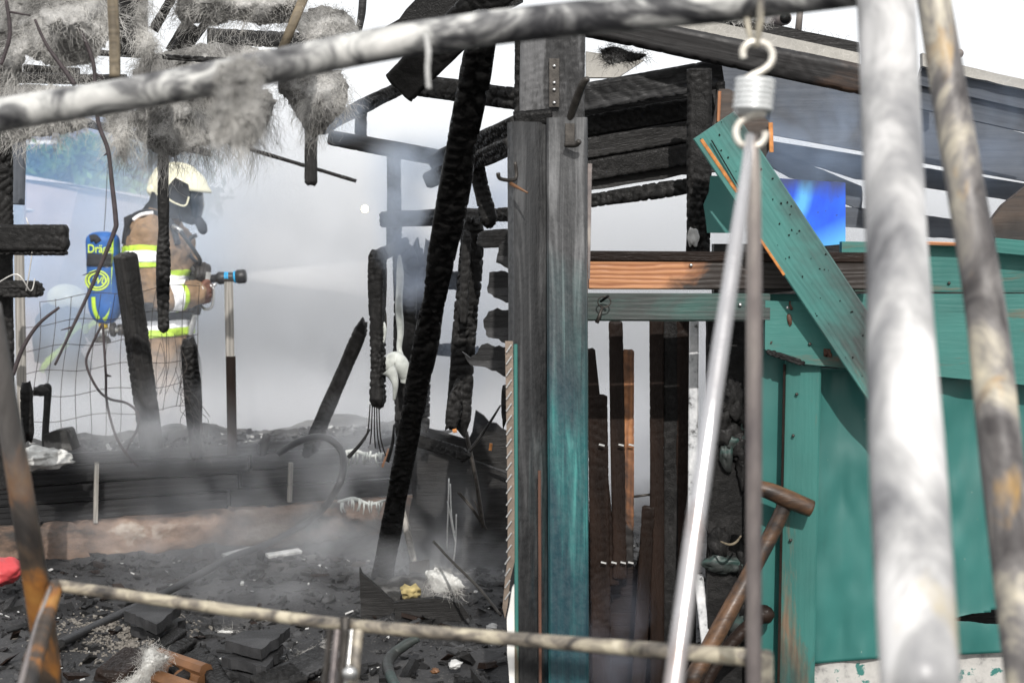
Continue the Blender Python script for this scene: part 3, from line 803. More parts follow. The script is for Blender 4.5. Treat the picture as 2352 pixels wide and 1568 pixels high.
# ================================================================ FIREFIGHTERS
FD = 9.0
def FP(px, py, dy=0.0):
    return P(px, py, FD + dy)
def person():
    o = FP(375, 1072); o.z = 0
    V, F = [], []
    L = lambda *r: loft_geo(list(r), V, F, 22)
    # jacket: skirt, waist, chest, shoulders, neck
    L((FP(382, 800), .150, .19), (FP(382, 770), .155, .20), (FP(375, 725), .165, .205), (FP(366, 680), .18, .215), (FP(364, 630), .200, .225), (FP(362, 585), .205, .235), (FP(360, 545), .185, .235), (FP(362, 515), .140, .20), (FP(378, 495), .095, .13), (FP(398, 480), .075, .085), (FP(410, 455), .07, .075))
    L((FP(412, 470), .06, .06), (FP(416, 450), .085, .08), (FP(418, 432), .09, .08), (FP(416, 412), .07, .065), (FP(414, 404), .03, .03))
    # near arm
    L((FP(352, 520, -.14), .085, .085), (FP(340, 548, -.23), .10, .10), (FP(338, 600, -.285), .098, .098), (FP(342, 650, -.30), .092, .092), (FP(352, 682, -.30), .088, .088), (FP(385, 682, -.27), .085, .085), (FP(425, 677, -.20), .076, .076), (FP(458, 672, -.13), .066, .066), (FP(470, 672, -.12), .05, .05))
    # far arm
    L((FP(385, 525, .16), .085, .085), (FP(410, 560, .22), .10, .10), (FP(425, 605, .18), .095, .095), (FP(432, 635, .08), .085, .085), (FP(440, 632, .0), .07, .07))
    # legs
    L((FP(370, 770, -.09), .13, .12), (FP(368, 830, -.11), .12, .115), (FP(360, 900, -.13), .105, .105), (FP(345, 970, -.15), .095, .10), (FP(330, 1030, -.16), .095, .10), (FP(325, 1056, -.16), .085, .09))
    L((FP(392, 770, .09), .13, .12), (FP(400, 830, .11), .12, .115), (FP(408, 900, .13), .105, .105), (FP(412, 970, .14), .095, .10), (FP(415, 1030, .15), .095, .10), (FP(416, 1056, .15), .085, .09))
    # boots
    L((FP(318, 1050, -.16), .07, .055), (FP(322, 1062, -.16), .075, .06), (FP(350, 1066, -.17), .05, .055), (FP(372, 1069, -.17), .02, .04))
    L((FP(408, 1050, .15), .07, .055), (FP(412, 1062, .15), .075, .06), (FP(440, 1066, .15), .05, .055), (FP(462, 1069, .15), .02, .04))
    V = [v - o for v in V]
    me = fuse("person", V, F, .013, 4, .017, 10)
    body = link("person", me, MT['turnout'], None, Matrix.Translation(o))
    tag(body, "firefighter in a tan turnout suit and cream helmet aiming a hose nozzle", "firefighter", "firefighters in the smoke")
    q = lambda px, py, dy=0.0: FP(px, py, dy) - o
    zz = lambda py: q(0, py).z
    up = Vector((0, 0, 1))
    def zband(nm, mt, y0, y1, keep=None, off=.004, tilt=0.0):
        nn = Vector((tilt, 0, 1)).normalized(); c0 = q(350, y0); c1 = q(350, y1)
        return band(nm, me, mt, body, [(c0, nn), (c1, -nn)], keep, off)
    arm = lambda c: c.y < -.17 and c.x < q(382, 0).x and c.z > zz(650)
    trunk = lambda c: not (c.y < -.17 and c.x < q(385, 0).x) or c.z < zz(715)
    zband("lime_band", MT['lime'], 566, 578, arm, .006); zband("reflective_band", MT['tape'], 578, 602, arm, .007); zband("lime_band", MT['lime'], 602, 614, arm, .006)
    tr2 = lambda c: c.y > -.26 and c.x < q(330, 0).x
    zband("lime_band", MT['lime'], 568, 592, tr2, .005)
    fr = lambda c: c.x > q(372, 0).x and c.x < q(432, 0).x and c.y > -.235
    zband("lime_band", MT['lime'], 620, 632, lambda c: fr(c) or tr2(c), .006); zband("reflective_band", MT['tape'], 632, 660, lambda c: fr(c) or tr2(c), .007)
    zband("reflective_band", MT['tape'], 733, 757, None, .007, -.10); zband("lime_band", MT['lime'], 757, 774, None, .006, -.10)
    ax = (q(458, 672, -.13) - q(385, 682, -.27)).normalized()
    fa = lambda c: c.y < -.06 and c.z < zz(628) and c.z > zz(716) and c.x > q(375, 0).x
    c0 = q(385, 682, -.27)
    band("reflective_band", me, MT['tape'], body, [(c0 + ax * .075, ax), (c0 + ax * .0, -ax)], fa, .007)
    band("lime_band", me, MT['lime'], body, [(c0 + ax * .10, ax), (c0 + ax * .075, -ax)], fa, .006)
    # dark waist belt and the sooty pack frame across the back
    zband("waist_belt", MT['blackcloth'], 690, 733, lambda c: not fa(c), .012)
    slab("pack_plate", [FP(284, 500, -.13), FP(300, 492, -.13), FP(300, 640, -.2), FP(345, 636, -.31), FP(360, 700, -.31), FP(345, 735, -.25), FP(295, 735, -.2)], .05, MT['blackcloth'], body)
    for dy in (-.13, .13):
        tube("shoulder_strap", [FP(286, 560, dy * .9), FP(295, 512, dy), FP(322, 490, dy), FP(360, 490, dy), FP(392, 510, dy * .9), FP(408, 560, dy * 1.3)], .02, MT['blackcloth'], body, 8)
    tube("strap_trim", [FP(306, 505, -.155), FP(325, 493, -.155), FP(352, 489, -.155)], .012, MT['tape'], body, 8)
    # hood flap under the helmet
    slab("neck_flap", [FP(322, 486, -.06), FP(342, 462, -.1), FP(348, 440, -.11), FP(395, 450, -.13), FP(410, 500, -.11), FP(370, 500, -.13), FP(330, 495, -.1)], .17, MT['blackcloth'], body, jag=.006)
    # face: mask, mouthpiece, visor
    mk = fuse("face_mask", *(lambda v, f: (loft_geo([(FP(424, 440), .07, .08), (FP(431, 458), .088, .09), (FP(433, 480), .088, .088), (FP(430, 500), .072, .078), (FP(426, 512), .045, .05)], v, f, 18), loft_geo([(FP(446, 500), .028, .03), (FP(457, 508), .032, .034), (FP(464, 520), .034, .036), (FP(466, 532), .030, .032), (FP(463, 538), .015, .015)], v, f, 14), ([x - o for x in v], f))[2])([], []), .008, 2)
    mask = link("face_mask", mk, MT['blackcloth'], body, Matrix.Translation(o))
    v_, f_ = [], []
    loft_geo([(FP(440, 438) , .055, .095), (FP(446, 452), .058, .098), (FP(450, 474), .050, .094), (FP(450, 494), .036, .075), (FP(446, 506), .02, .04)], v_, f_, 18)
    link("visor", mesh("visor", [x - o for x in v_], f_, True), MT['visor'], mask, Matrix.Translation(o))
    # helmet: jet style shell with side plate, brim, ear boss
    bm = bmesh.new(); bmesh.ops.create_uvsphere(bm, u_segments=40, v_segments=28, radius=1)
    for v in bm.verts:
        x, y, z = v.co
        v.co = (x * .188 * (1.04 if x > 0 else .98), y * .150, z * (.150 if z > 0 else .16))
        if z < 0:
            lim = -.125 if x < -.05 else -.125 + .125 * min(1, (x + .05) / .45)
            v.co.z = max(v.co.z, lim)
        if x > .45 and z < .15: v.co.x += .02 * (x - .45) * 2; v.co.z -= .012
    me_h = bpy.data.meshes.new("helmet"); bm.to_mesh(me_h); bm.free(); me_h.polygons.foreach_set("use_smooth", [True] * len(me_h.polygons))
    hmw = Matrix.Translation(FP(407, 432)) @ Matrix.Rotation(.10, 4, 'Y')
    hel = link("helmet", me_h, MT['helmet'], body, hmw)
    slab("side_plate", [FP(385, 428, -.155), FP(402, 408, -.155), FP(432, 424, -.148), FP(436, 446, -.135), FP(424, 470, -.13), FP(384, 456, -.15)], .02, MT['blackcloth'], hel)
    tube("visor_trim", [FP(380, 445, -.160), FP(392, 461, -.165), FP(424, 473, -.145), FP(434, 452, -.14)], .006, MT['helmet'], hel, 6)
    lathe("ear_boss", [(0, .03), (.015, .03), (.022, .016)], MT['helmet'], Matrix.Translation(FP(349, 436, -.085)) @ Matrix.Rotation(-math.pi / 2 - .4, 4, 'Z'), hel)
    tube("crest", [FP(345, 415), FP(362, 388), FP(400, 377), FP(440, 386), FP(468, 415)], [.004, .012, .014, .012, .006], MT['helmet'], hel, 8)
    # breathing hose
    tube("air_hose", [FP(396, 520, -.16), FP(412, 530, -.19), FP(428, 550, -.18), FP(446, 575, -.14), FP(459, 596, -.10), FP(455, 604, -.06), FP(440, 590, -.03), FP(432, 570, 0), FP(437, 548, 0), FP(452, 540, 0)], .013, MT['hose'], body, 10)
    tube("hose_fitting", [FP(398, 519, -.165), FP(416, 532, -.19)], .017, MT['steel'], body, 10)
    # gloves: palm, four unequal fingers, thumb
    def glove(nm, wrist, palm, fingers, thumb, r, mat):
        v, f = [], []
        loft_geo([(wrist, r * 1.05, r * 1.05), (wrist.lerp(palm, .5), r * 1.1, r * .95), (palm, r * 1.05, r * .85), (palm + (palm - wrist) * .3, r * .6, r * .55)], v, f, 16)
        for fg in fingers + [thumb]:
            pts = spline(fg, 3); tube_geo(pts, [r * .36, r * .34, r * .27], 9, v, f)
        return link(nm, fuse(nm, [x - o for x in v], f, .0045, 2), mat, body, Matrix.Translation(o))
    top = []
    for k in range(4):
        x = 448 + k * 8.5; l = (0, 2, 1, -3)[k]
        top.append([FP(x - 4, 624, .03), FP(x + 2, 609 - l, 0), FP(x + 6, 612 - l, -.05), FP(x + 5, 630, -.085), FP(x + 1, 642, -.075)])
    glove("glove", FP(436, 630, .03), FP(450, 618, .02), top, [FP(444, 628, -.03), FP(452, 640, -.065), FP(462, 646, -.07)], .048, MT['glove'])
    low = []
    for k in range(4):
        y = 660 + k * 11; l = (1, 3, 2, -3)[k]
        low.append([FP(464, y, -.12), FP(476 + l, y - 3, -.10), FP(482 + l, y - 4, -.05), FP(477 + l, y - 4, -.01), FP(470, y - 3, .0)])
    glove("glove", FP(456, 673, -.125), FP(469, 676, -.10), low, [FP(462, 662, -.13), FP(470, 650, -.12), FP(480, 646, -.09)], .058, MT['glovebrown'])
    tube("glove_piping", [FP(459, 652, -.165), FP(466, 662, -.185), FP(468, 678, -.185), FP(462, 694, -.165)], .004, MT['white'], body, 6)
    return body, o
ff, FO = person()

# ---- breathing air cylinder in its blue cover
ac = thing("air_cylinder", "blue covered breathing air cylinder with lime stripes on the firefighter's back", "air cylinder", FP(237, 640))
TC, TY = FP(237, 640, -.16), FD - .16
def tank_r(py):
    t = (py - 532) / (742 - 532)
    k = 1.0
    if t < .10: k = math.sqrt(max(0, 1 - ((.10 - t) / .10) ** 2)) * .72 + .28
    if t > .78: k = math.sqrt(max(0, 1 - ((t - .78) / .225) ** 2)) * .80 + .20
    return .101 * k
v_, f_ = [], []
ys = [532, 534, 537, 541, 546, 553] + list(range(560, 700, 10)) + list(range(700, 743, 4)) + [743]
loft_geo([(Vector((TC.x + .0006 * (y - 532) * .1, TY, FP(237, y, -.16).z)), tank_r(y), tank_r(y) * .9) for y in ys], v_, f_, 40, 2.5)
# the ring axes: first radius along the cross axis, second along the view axis
link("cover", mesh("cover", v_, f_, True), MT['blue'], ac)
def on_tank(px, py, off=.003):
    R = tank_r(py); dy = -.16 - R * .9
    for _ in range(3):
        u = min(.985, abs(FP(px, py, dy).x - TC.x) / R)
        dy = -.16 - R * .9 * (1 - u ** 2.5) ** (1 / 2.5) - off
    return FP(px, py, dy)
def tank_strip(nm, pts, wpx, mat):
    V, F = [], []
    pts = spline([Vector((p[0], p[1], 0)) for p in pts], 8)
    for i, p in enumerate(pts):
        t = (pts[min(i + 1, len(pts) - 1)] - pts[max(i - 1, 0)]).normalized(); n = Vector((-t.y, t.x, 0))
        for k in range(4):
            w = p + n * wpx * (k / 3 - .5); V.append(on_tank(w.x, w.y, .005))
    for i in range(len(pts) - 1):
        for k in range(3): F.append((i * 4 + k, i * 4 + k + 1, i * 4 + k + 5, i * 4 + k + 4))
    o = link(nm, mesh(nm, V, F, True), mat, ac)
    m = o.modifiers.new("s", 'SOLIDIFY'); m.thickness = .004; return o
tank_strip("lime_stripe", [(260, 546), (261, 580), (260, 640), (259, 690), (255, 712), (246, 728), (238, 735)], 9, MT['lime'])
tank_strip("lime_stripe", [(214, 682), (215, 700), (218, 716), (226, 733)], 9, MT['lime'])
tank_strip("black_strap", [(199, 596), (215, 597), (237, 598), (258, 598), (272, 598)], 30, MT['blackcloth'])
tank_strip("strap_stitch", [(243, 581), (258, 581)], 2, MT['white']); tank_strip("strap_stitch", [(243, 613), (258, 613)], 2, MT['white'])
tank_strip("soot_patch", [(206, 548), (218, 546), (226, 556)], 16, MT['blackcloth'])
def text_on(nm, s, px, py, hpx, off, shear=0.0, stretch=1.0):
    cu = bpy.data.curves.new("t", 'FONT'); cu.body = s; cu.size = 1; cu.shear = shear; cu.offset = .012
    ob = bpy.data.objects.new("t", cu); COL.objects.link(ob)
    me = bpy.data.meshes.new_from_object(ob.evaluated_get(bpy.context.evaluated_depsgraph_get())); bpy.data.objects.remove(ob)
    bm = bmesh.new(); bm.from_mesh(me); bmesh.ops.subdivide_edges(bm, edges=[e for e in bm.edges if e.calc_length() > .12], cuts=2)
    for v in bm.verts:
        v.co = on_tank(px + v.co.x * hpx * stretch, py - v.co.y * hpx, off)
    bm.to_mesh(me); bm.free(); me.name = nm
    return link(nm, me, MT['limeprint'], ac)
text_on("lettering", "Dräger", 200.5, 580, 27, .006, 0, .84)
text_on("lettering", "WU", 209, 652, 23, .006, .35, .9)
for r in (1.0, .74):
    pts = [(223 + 27 * r * math.cos(a), 644 + 22 * r * math.sin(a)) for a in np.linspace(0, 2 * math.pi, 33)]
    tank_strip("oval_ring", pts, 3.4, MT['limeprint'])
tube("valve_collar", [FP(237, 741, -.16), FP(238, 753, -.16)], .028, MT['yellow'], ac, 12)
tube("valve_stem", [FP(237, 752, -.16), FP(237, 776, -.16)], .024, MT['steel'], ac, 12)
tube("valve_knob", [FP(236, 772, -.16), FP(236, 780, -.16), FP(236, 786, -.16)], [.034, .05, .05], MT['darksteel'], ac, 14)
tube("valve_outlet", [FP(240, 758, -.16), FP(272, 757, -.16)], .017, MT['steel'], ac, 10)
tube("hand_wheel", [FP(255, 757, -.16), FP(262, 757, -.16), FP(266, 757, -.16)], [.04, .048, .038], MT['darksteel'], ac, 10)
tube("regulator", [FP(272, 757, -.13), FP(286, 757, -.13)], .036, MT['darksteel'], ac, 12)
tube("hanging_wire", [P(247, 375, 8.6), P(243, 470, 8.6), P(239, 530, 8.7)], .0022, MT['wire'], ac, 5)

# ---- hose nozzle in his hands
nz = thing("hose_nozzle", "black hose nozzle with bright blue rings held by the firefighter", "nozzle", FP(480, 640, -.05))
nd = (FP(565, 634, -.05) - FP(435, 644, -.05)); nl = nd.length; nd.normalize()
nmw, _ = frame(FP(435, 644, -.05), FP(565, 634, -.05))
f1 = nl / 130
lathe("barrel", [(0, .024), (f1 * 4, .031), (f1 * 42, .031), (f1 * 44, .026), (f1 * 62, .026), (f1 * 64, .032), (f1 * 68, .041), (f1 * 80, .038), (f1 * 83, .034), (f1 * 98, .032), (f1 * 100, .030), (f1 * 108, .038), (f1 * 112, .045), (f1 * 127, .044), (f1 * 130, .036), (f1 * 130.5, .018)], MT['hose'], nmw, nz)
for a, r in ((82.5, .0375), (87.5, .0365), (103.5, .0385)):
    lathe("blue_ring", [(f1 * a, r - .002), (f1 * a, r), (f1 * (a + 3.4), r), (f1 * (a + 3.4), r - .002)], MT['nozzleblue'], nmw, nz)
beam("bail_plate", FP(479, 625, -.095), FP(475, 657, -.095), .03, .008, MT['steel'], nz)
tube("bail_handle", [FP(474, 648, -.09), FP(488, 660, -.10), FP(491, 668, -.10), FP(489, 695, -.10), FP(484, 707, -.10), FP(472, 710, -.09), FP(463, 704, -.08)], .0085, MT['steel'], nz, 10)
tube("bail_lever", [FP(485, 662, -.10), FP(497, 650, -.10)], .01, MT['steel'], nz, 8)
tube("pistol_grip", [FP(462, 655, -.05), FP(455, 700, -.05), FP(450, 722, -.05)], .026, MT['hose'], nz, 10)
tube("coupling", [FP(447, 722, -.08), FP(440, 748, -.08), FP(436, 770, -.08)], [.02, .024, .018], MT['steel'], nz, 10)
tube("hose_tail", [FP(436, 770, -.08), FP(452, 830, -.05), FP(455, 900, 0), FP(445, 1000, .1), FP(440, 1072, .1)], .025, MT['blackcloth'], nz, 10)

# ---- second firefighter, stooping far back in the smoke
def person2():
    d = 11.3; Q = lambda px, py, dy=0.0: (lambda p: Vector((p.x, d + dy, p.z)))(P(px, py, d))
    o = Q(150, 760); o.z = 0
    V, F = [], []
    L = lambda *r: loft_geo([(a - o, b, c_) for a, b, c_ in r], V, F, 16)
    L((Q(130, 830), .17, .18), (Q(130, 790), .18, .20), (Q(140, 745), .19, .22), (Q(150, 715), .17, .2), (Q(155, 702), .09, .09), (Q(156, 690), .08, .08), (Q(156, 678), .05, .05))
    L((Q(150, 722, -.2), .08, .08), (Q(180, 745, -.25), .075, .075), (Q(195, 775, -.2), .06, .06), (Q(205, 790, -.15), .045, .045))
    L((Q(150, 722, .2), .08, .08), (Q(185, 750, .2), .07, .07), (Q(210, 780, .1), .05, .05))
    foot = o.z
    L((Q(125, 820, -.1), .13, .13), (Vector((Q(135, 0).x, d - .1, .45)), .11, .11), (Vector((Q(125, 0).x, d - .1, .06)), .08, .09), (Vector((Q(132, 0).x, d - .12, .02)), .08, .07))
    L((Q(135, 820, .1), .13, .13), (Vector((Q(155, 0).x, d + .1, .45)), .11, .11), (Vector((Q(150, 0).x, d + .1, .06)), .08, .09), (Vector((Q(156, 0).x, d + .1, .02)), .08, .07))
    me = fuse("person", V, F, .016, 3, .012, 10)
    b = link("person", me, MT['blackcloth'], None, Matrix.Translation(o))
    tag(b, "stooping firefighter in dark clothing and pale helmet far back in the blue smoke", "firefighter", "firefighters in the smoke")
    bm = bmesh.new(); bmesh.ops.create_uvsphere(bm, u_segments=24, v_segments=16, radius=1)
    for v in bm.verts:
        v.co = (v.co.x * .165, v.co.y * .13, max(v.co.z, -.25 - .3 * (v.co.x < 0)) * .13)
    mh = bpy.data.meshes.new("helmet"); bm.to_mesh(mh); bm.free(); mh.polygons.foreach_set("use_smooth", [True] * len(mh.polygons))
    link("helmet", mh, MT['helmet'], b, Matrix.Translation(Q(156, 690)) @ Matrix.Rotation(.25, 4, 'Y'))
    ax = Vector((1, 0, -.9)).normalized()
    band("lime_band", me, MT['lime'], b, [(Q(192, 765) - o, ax), (Q(184, 757) - o, -ax)], None, .008)
person2()
# ================================================================ CHARRED RUIN, LEFT AND MIDDLE
C, CF, CD, CG = MT['char'], MT['char_fine'], MT['char_deep'], MT['char_grey']
def solo(o, label, cat, group=None): return tag(o, label, cat, group)

# ---- posts of the wire fence standing in the raised bed
gp = "burnt fence posts in the raised bed"
solo(ubeam("fence_post", (287, 582, 6.35), (352, 1050, 6.5), 46, .09, CF, amp=0.0016, cell=0.037, roll=-.55, ragged=.006), "charred fence post leaning in front of the air cylinder", "post", gp)
solo(ubeam("fence_post", (433, 780, 6.5), (452, 1050, 6.5), 36, .08, C, amp=0.0070, cell=0.025, ragged=.02), "charred ragged fence post with torn wire right of the firefighter's legs", "post", gp)
pst = solo(ubeam("fence_post", (525, 643, 6.4), (533, 1045, 6.4), 20, .04, MT['graywood'], chamfer=.004), "thin pale grey square post below the hose nozzle", "post", gp)
ubeam("burnt_lower_part", (530, 818, 6.385), (533.5, 1045, 6.385), 22, .05, MT['char_brown'], pst, chamfer=.003)
ubeam("post_cap", (525, 640, 6.4), (525, 645, 6.4), 22.5, .05, MT['darksteel'], pst, chamfer=.002)
# ---- wire mesh
wf = thing("wire_fence", "sagging rusty wire mesh fence below the air cylinder", "wire fence", P(180, 1020, 6.6))
nwires = [0]
def fw(pts, r=.0016):
    nwires[0] += 1
    tube("wire", [P(*p) for p in pts], r, MT['wire'], wf, 4, 4)
def mx(i, j):       # warped grid of the sagging mesh
    x = 50 + i * 33 + 7 * math.sin(j * .9 + i * .4); y = 692 + j * 56 - i * 3.2 + 5 * math.sin(i * 1.1 + j)
    x += -(j - 3) * 5 * (.3 + .08 * i)
    return (x, y, 6.62 + .03 * math.sin(i + j * 1.7))
for j in range(7): fw([mx(i, j) for i in range(0 if j else 1, 13 - (j > 5) * 5)])
for i in range(13): fw([mx(i, j + random.uniform(-.08, .08)) for j in range(0, 7 - (i > 7))])
for k in range(11):
    x0, y0 = random.uniform(400, 455), random.uniform(790, 960)
    pts = [(x0, y0, 6.4)]
    for q in range(5): pts.append((pts[-1][0] + random.uniform(-14, 24), pts[-1][1] + random.uniform(5, 45), 6.4 + random.uniform(-.06, .06)))
    fw(pts, .0014)
for k in range(6):
    x0 = random.uniform(355, 440)
    fw([(x0, random.uniform(760, 790), 6.42), (x0 + random.uniform(-18, 10), 840, 6.4), (x0 + random.uniform(-30, 20), 905, 6.43)], .0012)

# ---- the hanging charred stud, posts and stubs at the left edge
solo(ubeam("charred_batten", (375, 350, 5.6), (375, 762, 5.6), 25, .045, C, amp=.0075, cell=.026, ragged=.01), "charred hanging batten in front of the firefighter", "batten")
le = thing("burnt_post_frame", "burnt upright posts with two charred stub rails at the edge of the yard", "post frame", P(12, 1060, 5.4))
ubeam("upright", (8, 320, 5.35), (14, 1120, 5.4), 40, .08, C, le, amp=0.0047, cell=0.031)
ubeam("upright", (42, 300, 5.7), (38, 470, 5.7), 34, .06, MT['darkboard'], le, amp=0.0031, cell=0.031)
ubeam("upright", (44, 580, 5.8), (52, 1010, 5.8), 22, .05, MT['graywood'], le, chamfer=.006)
ubeam("stub_rail", (-60, 546, 5.2), (157, 546, 5.2), 60, .05, C, le, amp=0.0031, cell=0.031, ragged=.006)
ubeam("rail_splinter", (-40, 578, 5.2), (157, 581, 5.2), 13, .03, C, le, amp=0.0031, cell=0.019, ragged=.01)
ubeam("stub_rail", (-60, 662, 5.25), (98, 664, 5.25), 42, .05, CF, le, amp=0.0047, cell=0.025, ragged=.012)
ubeam("charred_stub", (60, 880, 5.6), (64, 1010, 5.6), 26, .06, C, le, amp=0.0047, cell=0.019, ragged=.02)
for p in ([(-5, 650, 5.2), (40, 630, 5.15), (70, 668, 5.18), (80, 640, 5.2)], [(60, 668, 5.18), (75, 560, 5.2), (60, 500, 5.3)]):
    utube("wool_strand", p, 1.6, MT['woolfibre'], le, sides=5)

# ---- burnt bent tap pipe with a square lump, on the bed
t = thing("bent_pipe", "bent sooty pipe with an elbow standing on the raised bed", "pipe", P(110, 1030, 6.1))
utube("pipe", [(106, 1032, 6.1), (104, 1000, 6.1), (108, 935, 6.1), (110, 892, 6.1), (104, 890, 6.1), (86, 898, 6.1), (55, 908, 6.1)], [9, 8, 8, 9, 8, 5, 4], CF, t, n=8)
lump("elbow", P(97, 897, 6.1), (.035, .03, .026), CF, t, .35, sub=3)
lump("clamp", P(112, 1005, 6.1), (.022, .02, .03), CF, t, .35, sub=3)
solo(uslab("charred_block", [(100, 1000), (118, 990), (146, 987), (152, 992), (166, 1034), (104, 1036)], 6.05, .12, MT['soil'], jag=.004), "dark tapered block with pale ash on its face, on the raised bed", "block")
for px, py, s in ((607, 1022, .05), (575, 1030, .02), (648, 1032, .03), (250, 1040, .07), (330, 1034, .08), (430, 1044, .06), (720, 1028, .06)):
    pass
solo(ubeam("charred_stump", (604, 1040, 6.5), (610, 1010, 6.5), 22, .05, C, amp=0.0094, cell=0.019, ragged=.03), "short charred stump on the raised bed beside the thin grey post", "stump")
solo(lump("ash_heap", P(95, 1052, 6.0), (.11, .09, .045), MT['ashwool'], None, .3, 3.2, 4), "pale white ash heap at the end of the raised bed", "ash heap")

# ---- dry branches
db = "thorny dry stems hanging over the yard"
def branch(label, main, twigs=()):
    o = utube("dry_stem", main[0], main[1], MT['twig'], None, sides=8)
    tag(o, label, "stem", db)
    for p, r in twigs: utube("thorn", p, r, MT['twig'], o, sides=6)
branch("long dark stem hanging past the blue air cylinder", ([(178, 65, 3.4), (190, 80, 3.4), (210, 130, 3.4), (217, 165, 3.4), (219, 230, 3.4), (228, 290, 3.4), (248, 345, 3.4), (257, 420, 3.4), (266, 505, 3.4), (263, 530, 3.4), (235, 600, 3.4), (205, 670, 3.4), (165, 755, 3.4), (126, 838, 3.4)], [3, 5, 4.5, 5, 5, 6, 5, 4, 3]),
       [([(264, 512, 3.4), (273, 516, 3.4)], [5, 1]), ([(250, 350, 3.4), (238, 358, 3.4)], [4, 1]), ([(163, 752, 3.4), (140, 758, 3.4)], [3, 1]), ([(228, 620, 3.4), (190, 632, 3.4)], [2, 1]), ([(217, 166, 3.4), (236, 182, 3.4)], [3, 2])])
branch("forked dark stem among the grey wool above the stub rails", ([(80, 45, 3.3), (105, 100, 3.3), (140, 150, 3.3), (172, 195, 3.3)], [3, 4, 5, 6]), [([(142, 150, 3.3), (136, 160, 3.3)], [4, 1])])
branch("curved dark stem by the post frame at the edge of the yard", ([(14, 0, 3.2), (22, 55, 3.2), (20, 95, 3.2), (2, 150, 3.2)], [4, 5, 5, 4]), [([(24, 28, 3.2), (70, 36, 3.2)], [3, 2])])
branch("wavy stem that runs down onto the raised bed", ([(236, 742, 6.2), (212, 790, 6.2), (198, 834, 6.2), (222, 890, 6.2), (250, 915, 6.2), (292, 926, 6.2), (317, 950, 6.2), (315, 985, 6.2), (296, 1020, 6.2), (290, 1040, 6.2)], [3, 3, 3, 3, 2.4]))
branch("straighter stem that ends among the debris of the raised bed", ([(236, 742, 6.15), (243, 860, 6.15), (245, 920, 6.15), (262, 990, 6.15), (285, 1035, 6.15), (318, 1072, 6.15)], [3, 3, 3, 3, 2.4]), [([(245, 862, 6.15), (256, 864, 6.15)], [4, 1])])
branch("curved stem arching out of the burnt post frame", ([(30, 860, 5.3), (52, 800, 5.3), (88, 745, 5.3), (136, 706, 5.3)], [5, 5, 4, 3]))

# ---- leaning poles
solo(ubeam("charred_pole", (1118, 30, 3.62), (874, 1345, 5.75), 55, .065, CD, amp=0.0074, cell=0.031, taper=1.0, ragged=.01), "long black charred pole leaning across the yard left of the main post", "pole", "leaning charred poles")
po = solo(ubeam("charred_pole", (836, 742, 6.3), (708, 1040, 6.5), 32, .06, C, amp=0.0074, cell=0.028, taper=1.25, ragged=.03), "pointed charred pole leaning beside the open wall frame in the smoke", "pole", "leaning charred poles")
solo(ubeam("charred_plank", (916, 203, 4.2), (1170, -50, 4.0), 86, .05, CD, amp=0.0023, cell=0.037, ragged=.004), "broad black plank with a square end hanging above the leaning pole", "plank")
solo(uslab("charred_board", [(885, 62), (915, 44), (955, 0), (1200, -30), (1200, 0), (1080, 60), (900, 120), (880, 100)], 4.5, .05, CD, jag=.006), "black board behind the swing beam above the hanging plank", "board")

# ---- roof remains over the yard
rf = thing("burnt_roof_frame", "charred rafters of the burnt roof against the white sky", "roof frame", P(760, 330, 6))
ubeam("rafter", (745, 290, 6.2), (930, 196, 5.4), 34, .05, MT['char'], rf, amp=0.0062, cell=0.025)
ubeam("rafter", (905, 188, 4.6), (1195, 228, 4.3), 50, .06, C, rf, amp=0.0047, cell=0.028, front=True)
ubeam("hanger", (830, 240, 6.0), (829, 315, 6.0), 26, .04, C, rf, amp=0.0047, cell=0.019)
cut = ubeam("cut_beam", (762, 317, 5.3), (1060, 372, 5.1), 36, .06, CF, rf, amp=0.0023, cell=0.031)
ubeam("pale_end", (759, 316.5, 5.3), (763, 317.2, 5.3), 31, .05, MT['hay'], cut, chamfer=.004)
ubeam("rafter", (570, 342, 7.5), (818, 416, 7.5), 11, .04, C, rf, amp=0.0047, cell=0.019)
ubeam("hanger", (715, 290, 7.0), (714, 426, 7.0), 29, .05, CF, rf, amp=0.0047, cell=0.019, ragged=.01)
ubeam("rafter", (1000, 372, 5.0), (1192, 288, 4.2), 46, .05, C, rf, amp=0.0039, cell=0.018)
ubeam("rafter", (990, 412, 5.0), (1180, 332, 4.2), 40, .05, C, rf, amp=0.0047, cell=0.018)
ubeam("rafter", (150, 270, 6.0), (480, 352, 6.4), 20, .05, MT['darkboard'], rf, amp=0.0047, cell=0.031)
ubeam("rafter", (180, 246, 6.2), (470, 330, 6.6), 14, .05, C, rf, amp=0.0047, cell=0.031)
ubeam("purlin", (480, 84, 4.4), (830, 100, 4.4), 38, .06, CG, rf, amp=0.0031, cell=0.031)
ubeam("purlin", (-20, 176, 4.6), (290, 186, 4.6), 26, .06, CF, rf, amp=0.0031, cell=0.031)
ubeam("purlin", (-20, 206, 4.4), (250, 222, 4.4), 30, .06, CG, rf, amp=0.0031, cell=0.031)
ubeam("purlin", (60, 158, 4.9), (178, 166, 4.9), 18, .06, C, rf, amp=0.0031, cell=0.031)
ubeam("rafter", (372, 175, 4.5), (450, 60, 4.5), 44, .06, CD, rf, amp=0.0031, cell=0.031)
ubeam("rafter", (352, 70, 4.8), (400, -12, 4.8), 24, .05, C, rf, amp=0.0039, cell=0.025)
ubeam("rafter", (390, 118, 4.9), (455, 10, 4.9), 20, .05, C, rf, amp=0.0039, cell=0.025)
ubeam("rafter", (412, 130, 4.9), (500, 20, 4.9), 16, .05, C, rf, amp=0.0039, cell=0.025)
ubeam("post_stub", (303, -40, 3.8), (300, 128, 3.8), 62, .06, CD, rf, amp=0.0023, cell=0.031)
